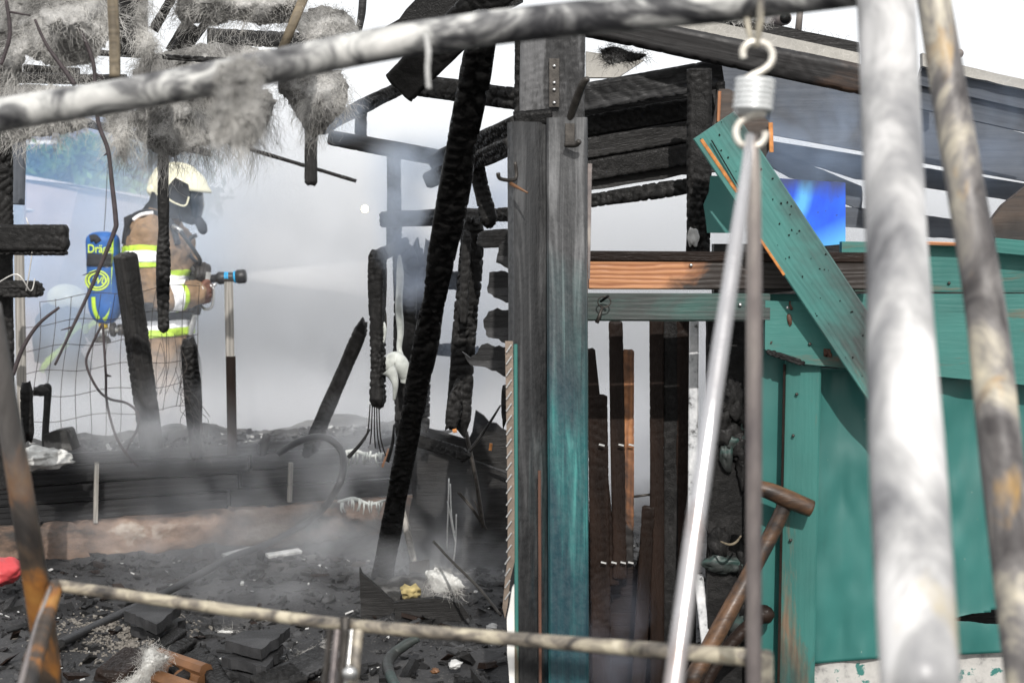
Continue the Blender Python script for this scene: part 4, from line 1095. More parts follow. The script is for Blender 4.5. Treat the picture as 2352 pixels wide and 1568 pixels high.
ubeam("purlin", (200, 120, 4.2), (520, 140, 4.2), 12, .04, C, rf, amp=0.0031, cell=0.031)
solo(utube("tan_cane", [(644, 125, 3.8), (700, -10, 3.8)], [11, 11], MT['tan'], n=0), "tan wooden cane poking up through the torn wool", "cane")
solo(utube("bamboo_cane", [(258, -20, 3.0), (263, 95, 3.0), (264, 178, 3.0)], [13, 13, 13], MT['tan']), "upright bamboo cane in the grey wool behind the swing beam", "cane")
solo(utube("burnt_stick", [(834, -20, 4.4), (831, 30, 4.4), (822, 80, 4.4)], [9, 9, 7], CG), "burnt stick standing against the sky above the wool clump", "stick")

# ---- charred remains of the middle wall
wfm = thing("charred_wall_frame", "charred studs and rails of the burnt wall between the leaning pole and main post", "wall frame", P(1050, 1050, 5.2))
st = ubeam("stud", (867, 573, 5.0), (868, 932, 5.0), 34, .06, C, wfm, amp=0.0095, cell=0.018, roll=.35, ragged=.015)
ubeam("stud", (930, 565, 5.5), (932, 1010, 5.5), 54, .05, C, wfm, amp=0.0078, cell=0.031, ragged=.03)
ubeam("stud", (905, 350, 5.7), (905, 572, 5.6), 34, .05, MT['char'], wfm, amp=0.0062, cell=0.028)
ubeam("header", (874, 586, 5.02), (928, 562, 5.4), 30, .05, C, wfm, amp=0.0039, cell=0.025)
ubeam("wall_board", (958, 570, 5.6), (948, 760, 5.6), 46, .03, CF, wfm, amp=0.0109, cell=0.031, ragged=.04)
ubeam("rail", (885, 504, 5.5), (1180, 492, 4.9), 34, .05, C, wfm, amp=0.0070, cell=0.019)
ubeam("brace", (1092, 372, 4.6), (1128, 520, 4.6), 36, .05, C, wfm, amp=0.0084, cell=0.019, ragged=.015)
stud = ubeam("stud", (1088, 505, 4.95), (1050, 990, 5.0), 50, .05, C, wfm, amp=0.0095, cell=0.028, ragged=.03)
ubeam("side_board", (1073, 530, 4.9), (1064, 735, 4.9), 24, .04, CF, wfm, amp=0.0055, cell=0.031, ragged=.02)
ubeam("side_board", (1054, 880, 4.9), (1034, 985, 4.9), 32, .04, CF, wfm, amp=0.0062, cell=0.025, ragged=.03)
ubeam("board_stub", (1100, 550, 4.6), (1178, 546, 4.5), 40, .03, CF, wfm, amp=0.0031, cell=0.031, ragged=.02)
for pts in ([(1140, 585), (1150, 560), (1168, 548), (1200, 546), (1200, 628), (1158, 612), (1141, 602)], [(1122, 624), (1142, 622), (1200, 630), (1200, 702), (1170, 698), (1122, 672), (1119, 650)],
            [(1112, 735), (1122, 716), (1142, 707), (1200, 716), (1200, 800), (1160, 790), (1118, 768), (1110, 752)], [(1062, 808), (1080, 822), (1096, 800), (1120, 790), (1200, 803), (1200, 866), (1165, 866), (1112, 845), (1080, 838)]):
    uslab("board_stub", pts, 4.5, .03, CG, wfm, jag=.008, step=.012)
ubeam("board_stub", (1160, 900, 4.6), (1162, 960, 4.6), 18, .03, C, wfm, amp=0.0062, cell=0.025, ragged=.04)
ubeam("far_board", (960, 800, 5.9), (1100, 806, 5.8), 34, .03, CG, wfm, amp=0.0094, cell=0.031, ragged=.03)
uslab("wall_panel", [(940, 975), (1000, 985), (1075, 1012), (1085, 985), (1092, 945), (1110, 960), (1168, 990), (1180, 1010), (1180, 1350), (1050, 1330), (940, 1290)], 6.0, .03, MT['char_fine'], wfm, jag=.014)
ubeam("panel_edge", (955, 1012, 5.96), (1165, 1085, 5.94), 6, .02, MT['char_grey'], wfm, chamfer=.003)
ubeam("panel_edge", (948, 975, 5.97), (1075, 1012, 5.96), 7, .02, MT['char_grey'], wfm, chamfer=.003)
for p in ((1049, 988, 1040, 990, 9), (1183 - 55, 1018, 1126, 1034, 7), (1171, 905, 1172, 925, 5)):
    ubeam("bare_splinter", (p[0], p[1], 4.85), (p[2], p[3], 4.85), p[4], .01, MT['hay'], wfm, chamfer=.002)
ubeam("yellow_batten", (884, 720, 5.3), (885, 760, 5.3), 8, .02, MT['tan'], wfm, chamfer=.002)
ubeam("fallen_board", (930, 1002, 5.5), (1075, 1046, 5.3), 30, .04, C, wfm, amp=.005, cell=.025, ragged=.02)
ubeam("fallen_board", (845, 1030, 5.7), (960, 990, 5.6), 22, .04, C, wfm, amp=.005, cell=.025, ragged=.02)
ubeam("far_board", (950, 640, 5.8), (1080, 646, 5.7), 40, .03, C, wfm, amp=.009, cell=.03, ragged=.03)
ubeam("stud", (985, 560, 5.8), (975, 1000, 5.8), 26, .05, C, wfm, amp=.007, cell=.03, ragged=.03)
for (x0, y0, x1, y1) in ((1060, 1060, 1150, 930), (800, 1050, 850, 985), (890, 1060, 905, 975)):
    utube("charred_twig", [(x0, y0, 5.5), ((x0 + x1) / 2 + 4, (y0 + y1) / 2, 5.5), (x1, y1, 5.5)], [5, 4, 2], C, wfm, sides=7)
# melted pale plastic pipe on the frame
mp = thing("melted_pipe", "pale melted plastic pipe sagging over the charred wall frame", "pipe", P(905, 860, 5.1))
utube("drip", [(917, 585, 5.2), (919, 640, 5.2), (916, 700, 5.2), (920, 760, 5.2), (917, 800, 5.2), (924, 830, 5.18)], [3, 9, 8, 9, 7, 6, 10], MT['melt'], mp, n=8)
utube("sag", [(882, 858, 5.08), (893, 838, 5.05), (908, 830, 5.05), (922, 842, 5.05), (930, 865, 5.06), (928, 880, 5.06)], [10, 20, 24, 20, 14, 8], MT['melt'], mp, n=8)
utube("drip", [(892, 848, 4.98), (902, 862, 4.98), (908, 885, 4.98), (905, 918, 5.0)], [18, 12, 7, 3], MT['melt'], mp, n=8)
utube("drip", [(880, 740, 5.0), (884, 760, 5.0), (880, 790, 5.0)], [4, 5, 2], MT['melt'], mp)
for k in range(5):
    utube("wire_end", [(850 + k * 5, 928, 5.0), (846 + k * 7, 980 + k * 6, 5.02), (838 + k * 12, 1010 + k * 9, 5.1)], 1.7, MT['darksteel'], mp, sides=5)

# ---- tools and scraps by the wall
sp = thing("garden_spade", "spade with a pale ashy handle standing by the charred wall panel", "spade", P(955, 1335, 5.8))
utube("handle", [(915, 1120, 5.8), (922, 1165, 5.78), (935, 1220, 5.76), (951, 1290, 5.75)], [6, 8, 8, 8], MT['graywood'], sp)
uslab("blade", [(940, 1291), (986, 1284), (988, 1340), (975, 1362), (950, 1362), (942, 1340)], 5.72, .008, MT['darksteel'], sp)
fk = thing("garden_fork", "thin steel rake tines leaning on the charred wall panel", "fork", P(1040, 1250, 5.8))
for k, (a, b, c_) in enumerate((((1031, 1098), (1029, 1180), (1026, 1260)), ((1034, 1110), (1037, 1185), (1044, 1225)), ((1028, 1150), (1040, 1215), (1046, 1245)), ((1048, 1180), (1046, 1250), (1040, 1300)))):
    utube("tine", [(*a, 5.8), (*b, 5.78), (*c_, 5.77)], 1.7, MT['steel'], fk, sides=6)
for a, b in (((1051, 1130), (1105, 1200)), ((1056, 1130), (1118, 1215)), ((1090, 1150), (1104, 1200)), ((1070, 990), (1110, 1210))):
    utube("rod", [(*a, 5.75), ((a[0] + b[0]) / 2 + 3, (a[1] + b[1]) / 2, 5.74), (*b, 5.75)], [2 if b[0] < 1110 or a[0] < 1060 else 5] * 2, MT['darksteel'], fk, sides=6)
solo(utube("steel_rod", [(996, 1243, 4.9), (1040, 1290, 4.75), (1100, 1350, 4.6), (1150, 1412, 4.45)], [3, 3.4, 3.4], MT['darksteel']), "thin sooty steel rod lying across the debris towards the main post", "rod")
pl = thing("burnt_planter", "burnt black box full of sooty soil at the foot of the leaning pole", "planter", P(890, 1420, 5.1))
uslab("side_board", [(826, 1306), (832, 1320), (890, 1372), (905, 1384), (905, 1425), (830, 1425)], 5.15, .03, CF, pl, jag=.005)
uslab("front_board", [(905, 1384), (1000, 1372), (1060, 1385), (1080, 1425), (905, 1425)], 5.0, .03, CF, pl, jag=.006)
lump("soil", P(950, 1372, 5.35), (.17, .14, .075), MT['soil'], pl, .35, 3, 4)
solo(lump("yellow_scrap", P(942, 1358, 5.15), (.035, .03, .022), plain("yellow_foam", (.36, .29, .13), .9, 0, .4, 30), None, .5, 2.5, 3), "small yellowish foam scrap on the planter soil", "scrap")
clump("wool_scrap", "pale wool scrap lying right of the soil in the burnt planter", [(975, 1310), (1000, 1300), (1055, 1325), (1072, 1350), (1040, 1360), (1000, 1362), (980, 1340)], 5.0, .06, 120, (.03, .08), .5, MT['ashwool'], step=4)
icy = thing("melted_sheet", "frayed melted plastic fringe hanging over the end of the raised bed", "plastic sheet", P(830, 1060, 6.2))
for k in range(26):
    x, y = 782 + (k % 13) * 8 + random.uniform(-4, 4), (1040 if k < 13 else 1150) + random.uniform(-6, 6)
    utube("drip", [(x, y, 6.2), (x + random.uniform(-3, 3), y + random.uniform(8, 14), 6.18), (x + random.uniform(-6, 6), y + random.uniform(16, 30), 6.19)], [random.uniform(2, 4), 1], MT['melt'], icy, sides=6, n=3)
for (x0, y0, x1, y1) in ((778, 1042, 886, 1040), (776, 1152, 886, 1148)):
    utube("fold", [(x0, y0, 6.2), ((x0 * 2 + x1) / 3, y0 - 7, 6.2), ((x0 + x1 * 2) / 3, y0 + 5, 6.2), (x1, y1, 6.2)], [3, 5, 4, 3], MT['melt'], icy)
solo(ubeam("splinter", (893, 1030, 5.9), (878, 1072, 5.9), 5, .01, MT['hay']), "bright orange wood splinter beside the leaning pole", "splinter")

# ---- hose on the ground
hp = [(640, 1040, 6.35), (690, 1012, 6.3), (740, 1003, 6.25), (778, 1025, 6.15), (789, 1065, 6.0), (775, 1120, 5.9)]
hw_ = [P(*p) for p in hp] + [G(725, 1185, .12), G(660, 1225, .05), G(590, 1258, .05), G(530, 1280, .05), G(440, 1328, .05), G(380, 1360, .05), G(300, 1398, .05), G(200, 1446, .05), G(60, 1515, .05)]
solo(tube("hose", hw_, .0155, MT['hose'], None, 12, 8), "black hose looping off the raised bed and across the ashy ground", "hose")
for (a, b, w, lab) in (((512, 1278), (575, 1262), 8, "pale flat strip lying on ash beside the hose"), ((615, 1275), (690, 1264), 9, "crumpled pale strip on ash right of the hose")):
    solo(beam("pale_strip", G(*a, .03), G(*b, .03), .035, .012, MT['ash'], None, face=Vector((0, -.3, 1)), wav=.012), lab, "strip")

# ---- burnt tiles, boards and scraps near the front
def gslab(name, pts, z0, th, mat, parent=None, jag=0.0):
    return slab(name, [G(x, y, z0 + th) for x, y in pts], th, mat, parent, jag=jag, back=Vector((0, 0, -1)), step=.02)
tgroup = "burnt roof tiles on the ground"
ta = thing("tile_stack", "neat stack of two burnt square tiles behind the seat rail", "tile stack", G(355, 1440))
gslab("tile", [(300, 1432), (345, 1400), (425, 1420), (365, 1462)], .03, .035, MT['tile'], ta, .009)
gslab("tile", [(288, 1402), (338, 1376), (416, 1388), (360, 1434)], .09, .035, MT['tile'], ta, .009)
tb = thing("tile_stack", "large messy stack of burnt tiles with wool fibres, left of the fluted bracket", "tile stack", G(590, 1500))
gslab("tile", [(500, 1530), (560, 1500), (650, 1510), (590, 1560)], .02, .03, MT['tile'], tb, .011)
gslab("tile", [(508, 1508), (560, 1482), (648, 1480), (612, 1532)], .06, .03, MT['tile'], tb, .011)
gslab("tile", [(518, 1470), (560, 1448), (664, 1440), (600, 1490)], .10, .032, MT['tile'], tb, .011)
for k, (a, b, w, th, lab) in enumerate((
    ((340, 1508), (418, 1448), .05, .03, "charred stick with rounded end, upper one beside the white wool"),
    ((365, 1518), (440, 1470), .05, .03, "charred stick with rounded end, lower one beside the white wool"),
    ((400, 1545), (468, 1498), .05, .035, "charred board piece between the white wool and the rusty clay tile"),
    ((412, 1562), (470, 1522), .045, .03, "charred board piece just above the rusty clay tile"),
    ((470, 1515), (520, 1600), .06, .05, "charred upright block right of the rusty clay tile"),
    ((250, 1560), (318, 1505), .10, .05, "thick burnt board with brown tint left of the white wool"),
    ((60, 1490), (150, 1480), .04, .03, "short dark board lying behind the seat side tube"),
    ((590, 1575), (690, 1545), .09, .03, "flat charred board at the foot of the messy tile stack"),
    ((640, 1560), (760, 1500), .10, .02, "grey ash covered board leaning by the fluted bracket"))):
    solo(beam("charred_board", G(*a, .05), G(*b, .05), w, th, MT['char_brown'] if k == 5 else C if k < 8 else CG, None, amp=0.0031, cell=0.025, face=Vector((.1, -.5, 1)), ragged=.006), lab, "charred board", "charred wood on the ground")
rt = thing("clay_tile", "rusty orange brown ridge tile lying beside the white wool", "tile", G(420, 1560))
beam("ridge", G(368, 1506, .07), G(474, 1542, .07), .045, .05, MT['rusttile'], rt, face=Vector((0, -.5, 1)), chamfer=.014, wav=.002)
beam("channel", G(362, 1526, .045), G(470, 1562, .045), .05, .04, MT['rusttile'], rt, face=Vector((0, -.5, 1)), chamfer=.012, wav=.002)
beam("ridge", G(350, 1552, .05), G(458, 1590, .05), .045, .05, MT['rusttile'], rt, face=Vector((0, -.5, 1)), chamfer=.014, wav=.002)
clump("wool_scrap", "fluffy white wool scrap on the charred boards near the front", [(330, 1490), (352, 1482), (372, 1500), (395, 1505), (370, 1530), (350, 1575), (280, 1600), (240, 1590), (290, 1565), (320, 1545), (322, 1515)], 4.2, .12, 900, (.012, .035), .2, MT['ashwool'], step=4)
clump("wool_scrap", "grey ashy wool scrap right of the messy tile stack", [(640, 1540), (700, 1490), (745, 1478), (770, 1500), (750, 1560), (690, 1580)], 4.5, .05, 160, (.02, .06), .2, MT['wool'], step=4)
clump("wool_scrap", "small pale wool scrap between the tile stacks", [(490, 1450), (520, 1440), (550, 1455), (530, 1475), (500, 1472)], 4.8, .04, 60, (.02, .05), .2, MT['ashwool'], step=4)
solo(lump("red_cloth", P(8, 1312, 5.3), (.075, .10, .05), MT['red'], None, .2, 2, 4), "red plastic lump at the edge of the yard behind the rusty leg", "plastic lump")
tc = solo(tube("teal_pipe", [G(960, 1465, .10), G(935, 1478, .08), G(905, 1500, .05), (G(890, 1525, .04)), G(905, 1568, .03), G(930, 1600, .03)], [.012, .017, .019, .017, .016], MT['tealdark'], None, 10, 8), "bent sooty teal pipe on the ground behind the seat rail", "pipe")
for px, py, r, mt, lab in ((1000, 1540, .014, 'rusttile', "small red brown scrap in the debris"), (1045, 1525, .022, 'ash', "pale scrap in the debris"), (1060, 1410, .02, 'ash', "pale flake behind the seat rail"), (1130, 1440, .02, 'ash', "pale flake near the foot of the main post")):
    solo(lump("scrap", G(px, py, .03), (r, r, r * .6), MT[mt], None, .4, 2, 3), lab, "scrap", "small scraps in the debris")

# ---- mineral wool from the burnt ceiling
gw = "torn mineral wool hanging from the ceiling"
clump("wool_clump", "big grey wool mass in the corner over the post frame", [(-40, -30), (250, -30), (262, 40), (245, 110), (205, 150), (150, 158), (100, 150), (62, 128), (48, 190), (20, 205), (-40, 190)], 3.5, .16, 900, (.05, .14), .55, group=gw)
clump("wool_clump", "dark wool hanging round the upright bamboo cane", [(322, -30), (345, -30), (338, 50), (362, 100), (350, 165), (328, 185), (320, 120)], 3.7, .10, 420, (.06, .16), .8, group=gw)
clump("wool_clump", "bright glossy wool mass against the sky above the swing beam", [(415, -30), (715, -30), (700, 25), (680, 50), (640, 58), (600, 62), (565, 52), (530, 50), (490, 62), (450, 55), (420, 70), (400, 30)], 3.9, .14, 700, (.04, .12), .45, group=gw)
clump("wool_clump", "rounded grey wool pad behind the tan cane", [(670, 60), (690, 25), (740, 10), (790, 18), (815, 48), (830, 72), (780, 92), (700, 95)], 4.3, .09, 260, (.03, .07), .3, group=gw)
clump("wool_clump", "tapered grey wool clump hanging right of the swing tuft", [(630, 170), (700, 150), (785, 160), (805, 205), (792, 255), (765, 280), (742, 312), (718, 322), (700, 300), (668, 250), (640, 215)], 4.2, .10, 520, (.04, .11), .75, group=gw)
clump("wool_clump", "dirty wool strip along the sagging purlins", [(300, 165), (350, 120), (420, 110), (470, 95), (540, 100), (650, 118), (650, 170), (500, 200), (330, 215)], 4.3, .10, 420, (.04, .12), .5, group=gw)
clump("wool_clump", "widest wool curtain hanging over the firefighter's helmet", [(268, 275), (330, 240), (430, 205), (530, 190), (615, 200), (640, 235), (622, 280), (600, 320), (572, 345), (500, 330), (455, 338), (425, 350), (400, 362), (350, 352), (330, 335), (310, 300)], 4.3, .17, 1900, (.06, .20), .85, group=gw)
clump("wool_clump", "thin wool strip hanging left of the widest curtain", [(242, 255), (295, 250), (300, 300), (296, 335), (285, 360), (272, 350), (262, 320), (248, 290)], 4.1, .06, 420, (.06, .15), .95, group=gw)
clump("wool_clump", "wool fringe under the swing beam above the stub rails", [(-20, 270), (160, 255), (215, 275), (210, 295), (150, 310), (80, 318), (40, 330), (-20, 330)], 3.6, .07, 420, (.04, .10), .7, group=gw)
clump("wool_clump", "loose wool over the pale lower purlin", [(-20, 195), (120, 190), (240, 205), (250, 240), (-20, 250)], 4.2, .06, 300, (.04, .10), .4, group=gw)

# ================================================================ THE SHED
WD = 3.9
shed = thing("shed", "burnt shed with a charred teal corner post, teal wall and sagging roof", "shed", P(1270, 1780, 3.6))
def post_mat(name, y_start, y_end, streak, dk=1.0):
    n = N(name); x = n.axis(0)
    g = n.noise(40, (.05, 1, 1), 6, .62, .8); f = n.noise(3.5, (.6, 1, 1), 6, .62)
    chs = n.ramp(g, (.32, (.014 * dk, .014 * dk, .015 * dk)), (.52, (.055 * dk, .056 * dk, .058 * dk)), (.68, (.19 * dk, .192 * dk, .195 * dk)))
    te = n.ramp(g, (.32, (.008, .035, .042)), (.5, (.020, .105, .108)), (.68, (.065, .27, .25)))
    te = n.mix(n.rng(n.noise(5, (.25, 1.6, 1), 6, .65), .44, .60, 0, .75), te, (.012, .03, .045))
    if streak: te = n.mix(n.rng(n.noise(16, (.07, 1, 1), 5, .6), .47, .56), te, (.012, .012, .012))
    m = n.math('ADD', x, n.math('MULTIPLY', n.math('SUBTRACT', f, .5), .9))
    col = n.mix(n.rng(m, y_start, y_end), chs, te)
    nb = n.bump(g, .35, .004); nb = n.bump(n.noise(140, (.12, 1, 1), 3), .3, .002, nb); n.bump(n.noise(160, (.5, 1, 1), 2), .35, .002, nb)
    return n.done(col, n.rng(n.noise(60, det=4), .35, .65, .28, .55), 0, .6)
cp = ubeam("corner_post", (1264, 30, 3.64), (1264, 1640, 3.64), 120, .10, MT['char_post'], shed, chamfer=.008, front=True)
ubeam("upper_face", (1270, 30, 3.55), (1268, 278, 3.55), 148, .05, MT['char_post'], cp, amp=0.0012, cell=0.019, front=False)
ubeam("upper_side", (1196, 40, 3.60), (1193, 282, 3.60), 22, .08, C, cp, amp=0.0047, cell=0.022)
ubeam("shadow_step", (1180, 276, 3.53), (1268, 268, 3.53), 38, .05, CD, cp, amp=0.0023, cell=0.019)  # black block at the post step; swing beam's shadow put into its colour
ubeam("face_board", (1213, 282, 3.52), (1219, 1640, 3.52), 86, .05, post_mat("post_board_streaked", .8, 1.7, True, .42), cp, roll=-.42, chamfer=.006, wav=.002)
ubeam("face_board", (1302, 272, 3.50), (1306, 1640, 3.50), 92, .05, post_mat("post_board_teal", .34, .88, False, .85), cp, roll=.06, chamfer=.006, wav=.0015)
ubeam("bare_edge", (1239, 1080, 3.462), (1241, 1640, 3.462), 7, .006, MT['redwood'], cp, chamfer=.001)
ubeam("teal_edge", (1184, 790, 3.48), (1187, 1640, 3.48), 9, .01, MT['tealwood'], cp, chamfer=.002)
strap = ubeam("strap", (1273, 135, 3.515), (1273, 246, 3.515), 24, .006, MT['darksteel'], cp, chamfer=.001)
for y in (152, 190, 206, 236): lump("screw_head", P(1273, y, 3.508), (.004, .003, .004), MT['steel'], cp, .1, 2, 2)
utube("bent_hook", [(1352, 182, 3.40), (1340, 190, 3.41), (1322, 235, 3.45), (1306, 282, 3.49)], [6, 9, 10, 8], MT['darksteel'], cp)
ubeam("hook_plate", (1309, 284, 3.465), (1309, 330, 3.465), 22, .006, MT['darksteel'], cp, chamfer=.001)
utube("hook_lip", [(1299, 332, 3.455), (1322, 332, 3.44), (1331, 324, 3.43)], [7, 7, 6], MT['darksteel'], cp)
utube("bent_hook", [(1183, 372, 3.46), (1184, 411, 3.46), (1150, 411, 3.42), (1144, 398, 3.41)], [4, 4.5, 4.5, 5], MT['darksteel'], cp, n=5)
utube("nail", [(1173, 422, 3.44), (1212, 443, 3.40)], [5, 2], MT['rusttile'], cp, n=0)
ubeam("steel_strip", (1355, 376, 3.53), (1350, 640, 3.53), 10, .006, MT['rodgrey'], cp, chamfer=.001)
ubeam("bare_edge", (1347, 376, 3.52), (1347, 420, 3.52), 6, .01, MT['hay'], cp, chamfer=.001)
tr = uslab("tread_plate", [(1160, 783), (1178, 783), (1182, 1150), (1182, 1290), (1172, 1330), (1166, 1390), (1160, 1420), (1154, 1395), (1160, 1330), (1166, 1280), (1166, 1150)], 3.47, .006, MT['checker'], shed)
for k in range(22):
    y = 800 + k * 27; x = 1163 if y < 1280 else 1160
    ubeam("tread_bar", (x, y + 9, 3.464), (x + 12, y - 9, 3.464), 3.2, .003, MT['steel'], tr, chamfer=.0005)
uslab("plastic_strip", [(1176, 1350), (1186, 1335), (1186, 1640), (1176, 1640), (1166, 1500), (1164, 1420), (1170, 1390)], 3.48, .02, MT['white'], shed, jag=.003)

# roof over the shed
ubeam("rafter", (1330, 48, 4.15), (2010, 190, 4.05), 66, .07, MT['rafterwood'], shed, amp=0.0017, cell=0.050)
ubeam("rafter", (2090, 215, 4.6), (2420, 288, 4.6), 60, .07, MT['darkboard'], shed)
uslab("roof_sheet", [(1540, 30), (1640, 50), (1975, 122), (1975, 150), (1540, 60)], 4.3, .02, MT['cement'], shed)
uslab("roof_sheet", [(2120, 122), (2200, 148), (2420, 198), (2420, 220), (2200, 172), (2120, 152)], 4.5, .03, MT['cement'], shed, jag=.003)
ubeam("eave_board", (2110, 175, 4.55), (2420, 245, 4.55), 40, .03, MT['darkboard'], shed)
rfm = uslab("roof_felt", [(1560, 22), (1645, 34), (1740, 48), (1850, 72), (1975, 98), (1975, 124), (1645, 52), (1540, 36)], 4.4, .03, CF, shed, jag=.006)
for k in range(20):
    x = 1640 + k * 16 + random.uniform(-3, 3); y = 32 + (x - 1640) * .195
    utube("felt_fibre", [(x, y, 4.4), (x + random.uniform(-4, 4), y - random.uniform(2, 9), 4.39), (x + random.uniform(-10, 10), y - random.uniform(2, 12), 4.4)], .4, MT['wire'], rfm, sides=3, n=2)
uslab("soffit_board", [(1650, 150), (1975, 205), (2110, 240), (2420, 325), (2420, 428), (2110, 372), (1975, 346), (1770, 309), (1650, 285)], 4.9, .02, MT['darkboard'], shed)
uslab("soffit_board", [(1650, 210), (1700, 214), (1700, 238), (1650, 232)], 4.85, .02, MT['graywood'], shed)
for pts in ([(1735, 318), (1975, 356), (2110, 383), (2420, 432), (2420, 480), (2300, 456), (2109, 428), (1965, 411), (1890, 386), (1800, 366)],
            [(1735, 325), (1800, 350), (1890, 391), (1980, 428), (1980, 484), (1900, 450), (1850, 418), (1815, 408), (1750, 372)],
            [(1930, 474), (1980, 478), (2109, 492), (2200, 505), (2420, 520), (2420, 560), (2109, 543), (1980, 524), (1930, 520)]):
    uslab("roof_board", pts, 5.1, .02, MT['darkboard'], shed, jag=.004, step=.02)
uslab("gable_board", [(2270, 515), (2305, 470), (2352, 432), (2420, 380), (2420, 560), (2290, 552)], 4.3, .03, MT['brownwood'], shed)
# small pale board and wool in the gap beside the post top
uslab("pale_board", [(1346, 118), (1440, 132), (1480, 138), (1420, 178), (1346, 178)], 4.4, .03, MT['cement'], shed)
# burnt panel and studs
ubeam("top_rail", (1335, 225, 4.25), (1660, 168, 4.2), 66, .05, CG, shed, amp=0.0016, cell=0.037)
wp = uslab("burnt_panel", [(1340, 235), (1660, 190), (1660, 395), (1570, 402), (1480, 416), (1365, 436), (1340, 440)], 4.35, .03, CF, shed, jag=.005)
for k in range(3):
    ubeam("panel_board", (1340, 290 + k * 52, 4.33), (1640, 240 + k * 52, 4.33), 47, .02, (CD, CF, C)[k], wp, amp=0.0023, cell=0.018)
ubeam("lower_rail", (1350, 462, 4.3), (1590, 426, 4.25), 34, .05, C, shed, amp=0.0031, cell=0.025)
ubeam("stud", (1606, 160, 4.05), (1604, 585, 4.05), 56, .06, C, shed, amp=0.0047, cell=0.022)
ubeam("stud", (1655, 190, 4.1), (1655, 300, 4.1), 18, .05, CD, shed, amp=0.0023, cell=0.025)
lump("ash_spot", P(1592, 545, 3.98), (.014, .008, .028), MT['ash'], shed, .4, 2, 3)
# rails
r1 = ubeam("raw_rail", (1352, 630, 3.80), (1990, 632, 3.80), 68, .06, MT['orange'], shed, chamfer=.004)
ubeam("rail_top", (1352, 588, 3.80), (1990, 592, 3.80), 24, .07, MT['char_brown'], shed, chamfer=.004)
r2 = ubeam("lower_rail", (1346, 705, 3.76), (1765, 706, 3.76), 64, .05, MT['tealdark'], shed, chamfer=.005)
for x, y in ((1587, 609), (1930, 630), (1700, 700)): lump("screw_head", P(x, y, 3.765 if y < 650 else 3.73), (.005, .004, .005), MT['steel'], shed, .1, 2, 2)
ubeam("wall_board", (1930, 612, 3.92), (2440, 616, 3.92), 114, .03, MT['tealwood'], shed)
ubeam("board_top", (2110, 558, 3.88), (2260, 563, 3.88), 8, .04, MT['orange'], shed, chamfer=.002)
ubeam("board_top", (2280, 563, 3.86), (2440, 578, 3.86), 34, .03, MT['tealwood'], shed)
ubeam("lower_rail", (1765, 706, 3.84), (2440, 706, 3.84), 62, .04, MT['tealwood'], shed)
ep = uslab("end_board", [(1758, 690), (1960, 700), (2440, 738), (2440, 892), (2130, 862), (1960, 848), (1832, 834), (1800, 825), (1757, 802)], 3.735, .03, MT['tealend'], shed)
ubeam("split_edge", (1760, 806, 3.735), (1850, 836, 3.735), 16, .02, C, ep, amp=0.0023, cell=0.018, ragged=.01)
for a, b in (((1764, 694), (1815, 704)), ((1768, 728), (1800, 733)), ((1768, 790), (1786, 800))):
    ubeam("bare_patch", (*a, 3.738), (*b, 3.738), 6, .004, MT['hay'], ep, chamfer=.001)
lump("screw_head", P(1809, 707, 3.735), (.005, .004, .005), MT['steel'], ep, .1, 2, 2)
ubeam("upright_board", (1845, 820, 3.785), (1828, 1660, 3.785), 82, .03, MT['tealwood'], shed, chamfer=.004, wav=.001)
ubeam("bare_edge", (1802, 836, 3.785), (1786, 1660, 3.785), 6, .03, MT['char_brown'], shed, chamfer=.001)
uslab("wall_sheet", [(1740, 800), (1815, 800), (1800, 1640), (1740, 1640)], 3.82, .008, MT['tealsheet'], shed)
tear = [(2172, 1424), (2235, 1408), (2318, 1402), (2440, 1402), (2440, 1416), (2318, 1422), (2290, 1432), (2262, 1431), (2230, 1426)]
sxs, sys_ = np.linspace(1866, 2440, 230), np.sort(np.concatenate([np.linspace(0, 1, 90), np.linspace(.852, .902, 56)]))
nx_, ny_ = len(sxs), len(sys_)
V, F = [], []
o = P(2150, 1180, 3.81)
for v in sys_:
    for u in sxs:
        top, bot = 842 + (u - 1866) * .066, (1523 - (u - 1866) * .085 if u < 2000 else 1512 - (u - 2000) * .05)
        V.append((u, top + (bot - top) * v))
A = np.array(V); q = np.c_[A[:, 0] * .0062, A[:, 1] * .0026, 0 * A[:, 0]]
dz = .016 * fbm(q, 2, 77) + .007 * fbm(q * 3, 2, 12) + .010 * np.exp(-np.abs(A[:, 1] - 1416) / 22) * np.sign(A[:, 1] - 1416) * np.clip((A[:, 0] - 2080) / 120, 0, 1)
hole = inside(A[:, 0], A[:, 1], tear)
VV = [P(x, y, 3.815 + float(z)) - o for (x, y), z in zip(V, dz)]
for r in range(ny_ - 1):
    for c in range(nx_ - 1):
        q4 = (r * nx_ + c, r * nx_ + c + 1, (r + 1) * nx_ + c + 1, (r + 1) * nx_ + c)
        if not any(hole[k] for k in q4): F.append(q4)
ws = link("wall_sheet", mesh("wall_sheet", VV, F, True), MT['tealsheet'], shed, Matrix.Translation(o))
md = ws.modifiers.new("s", 'SOLIDIFY'); md.thickness = .004
uslab("base_board", [(1850, 1526), (2000, 1514), (2440, 1490), (2440, 1660), (1850, 1660)], 3.83, .03, MT['whiteteal'], shed)
uslab("dark_backing", [(1640, 560), (2440, 560), (2440, 1700), (1640, 1700)], 4.15, .05, CF, shed)  # added dark sheet behind the teal sheets; keeps light out of the shed
uslab("sheet_scrap", [(1632, 404), (1700, 404), (1700, 535), (1625, 534), (1622, 505), (1616, 470), (1628, 440)], 3.96, .008, MT['tealsheet'], shed, jag=.002)
uslab("blue_panel", [(1780, 409), (1942, 419), (1942, 560), (1780, 575)], 3.97, .01, MT['bluesheet'], shed)
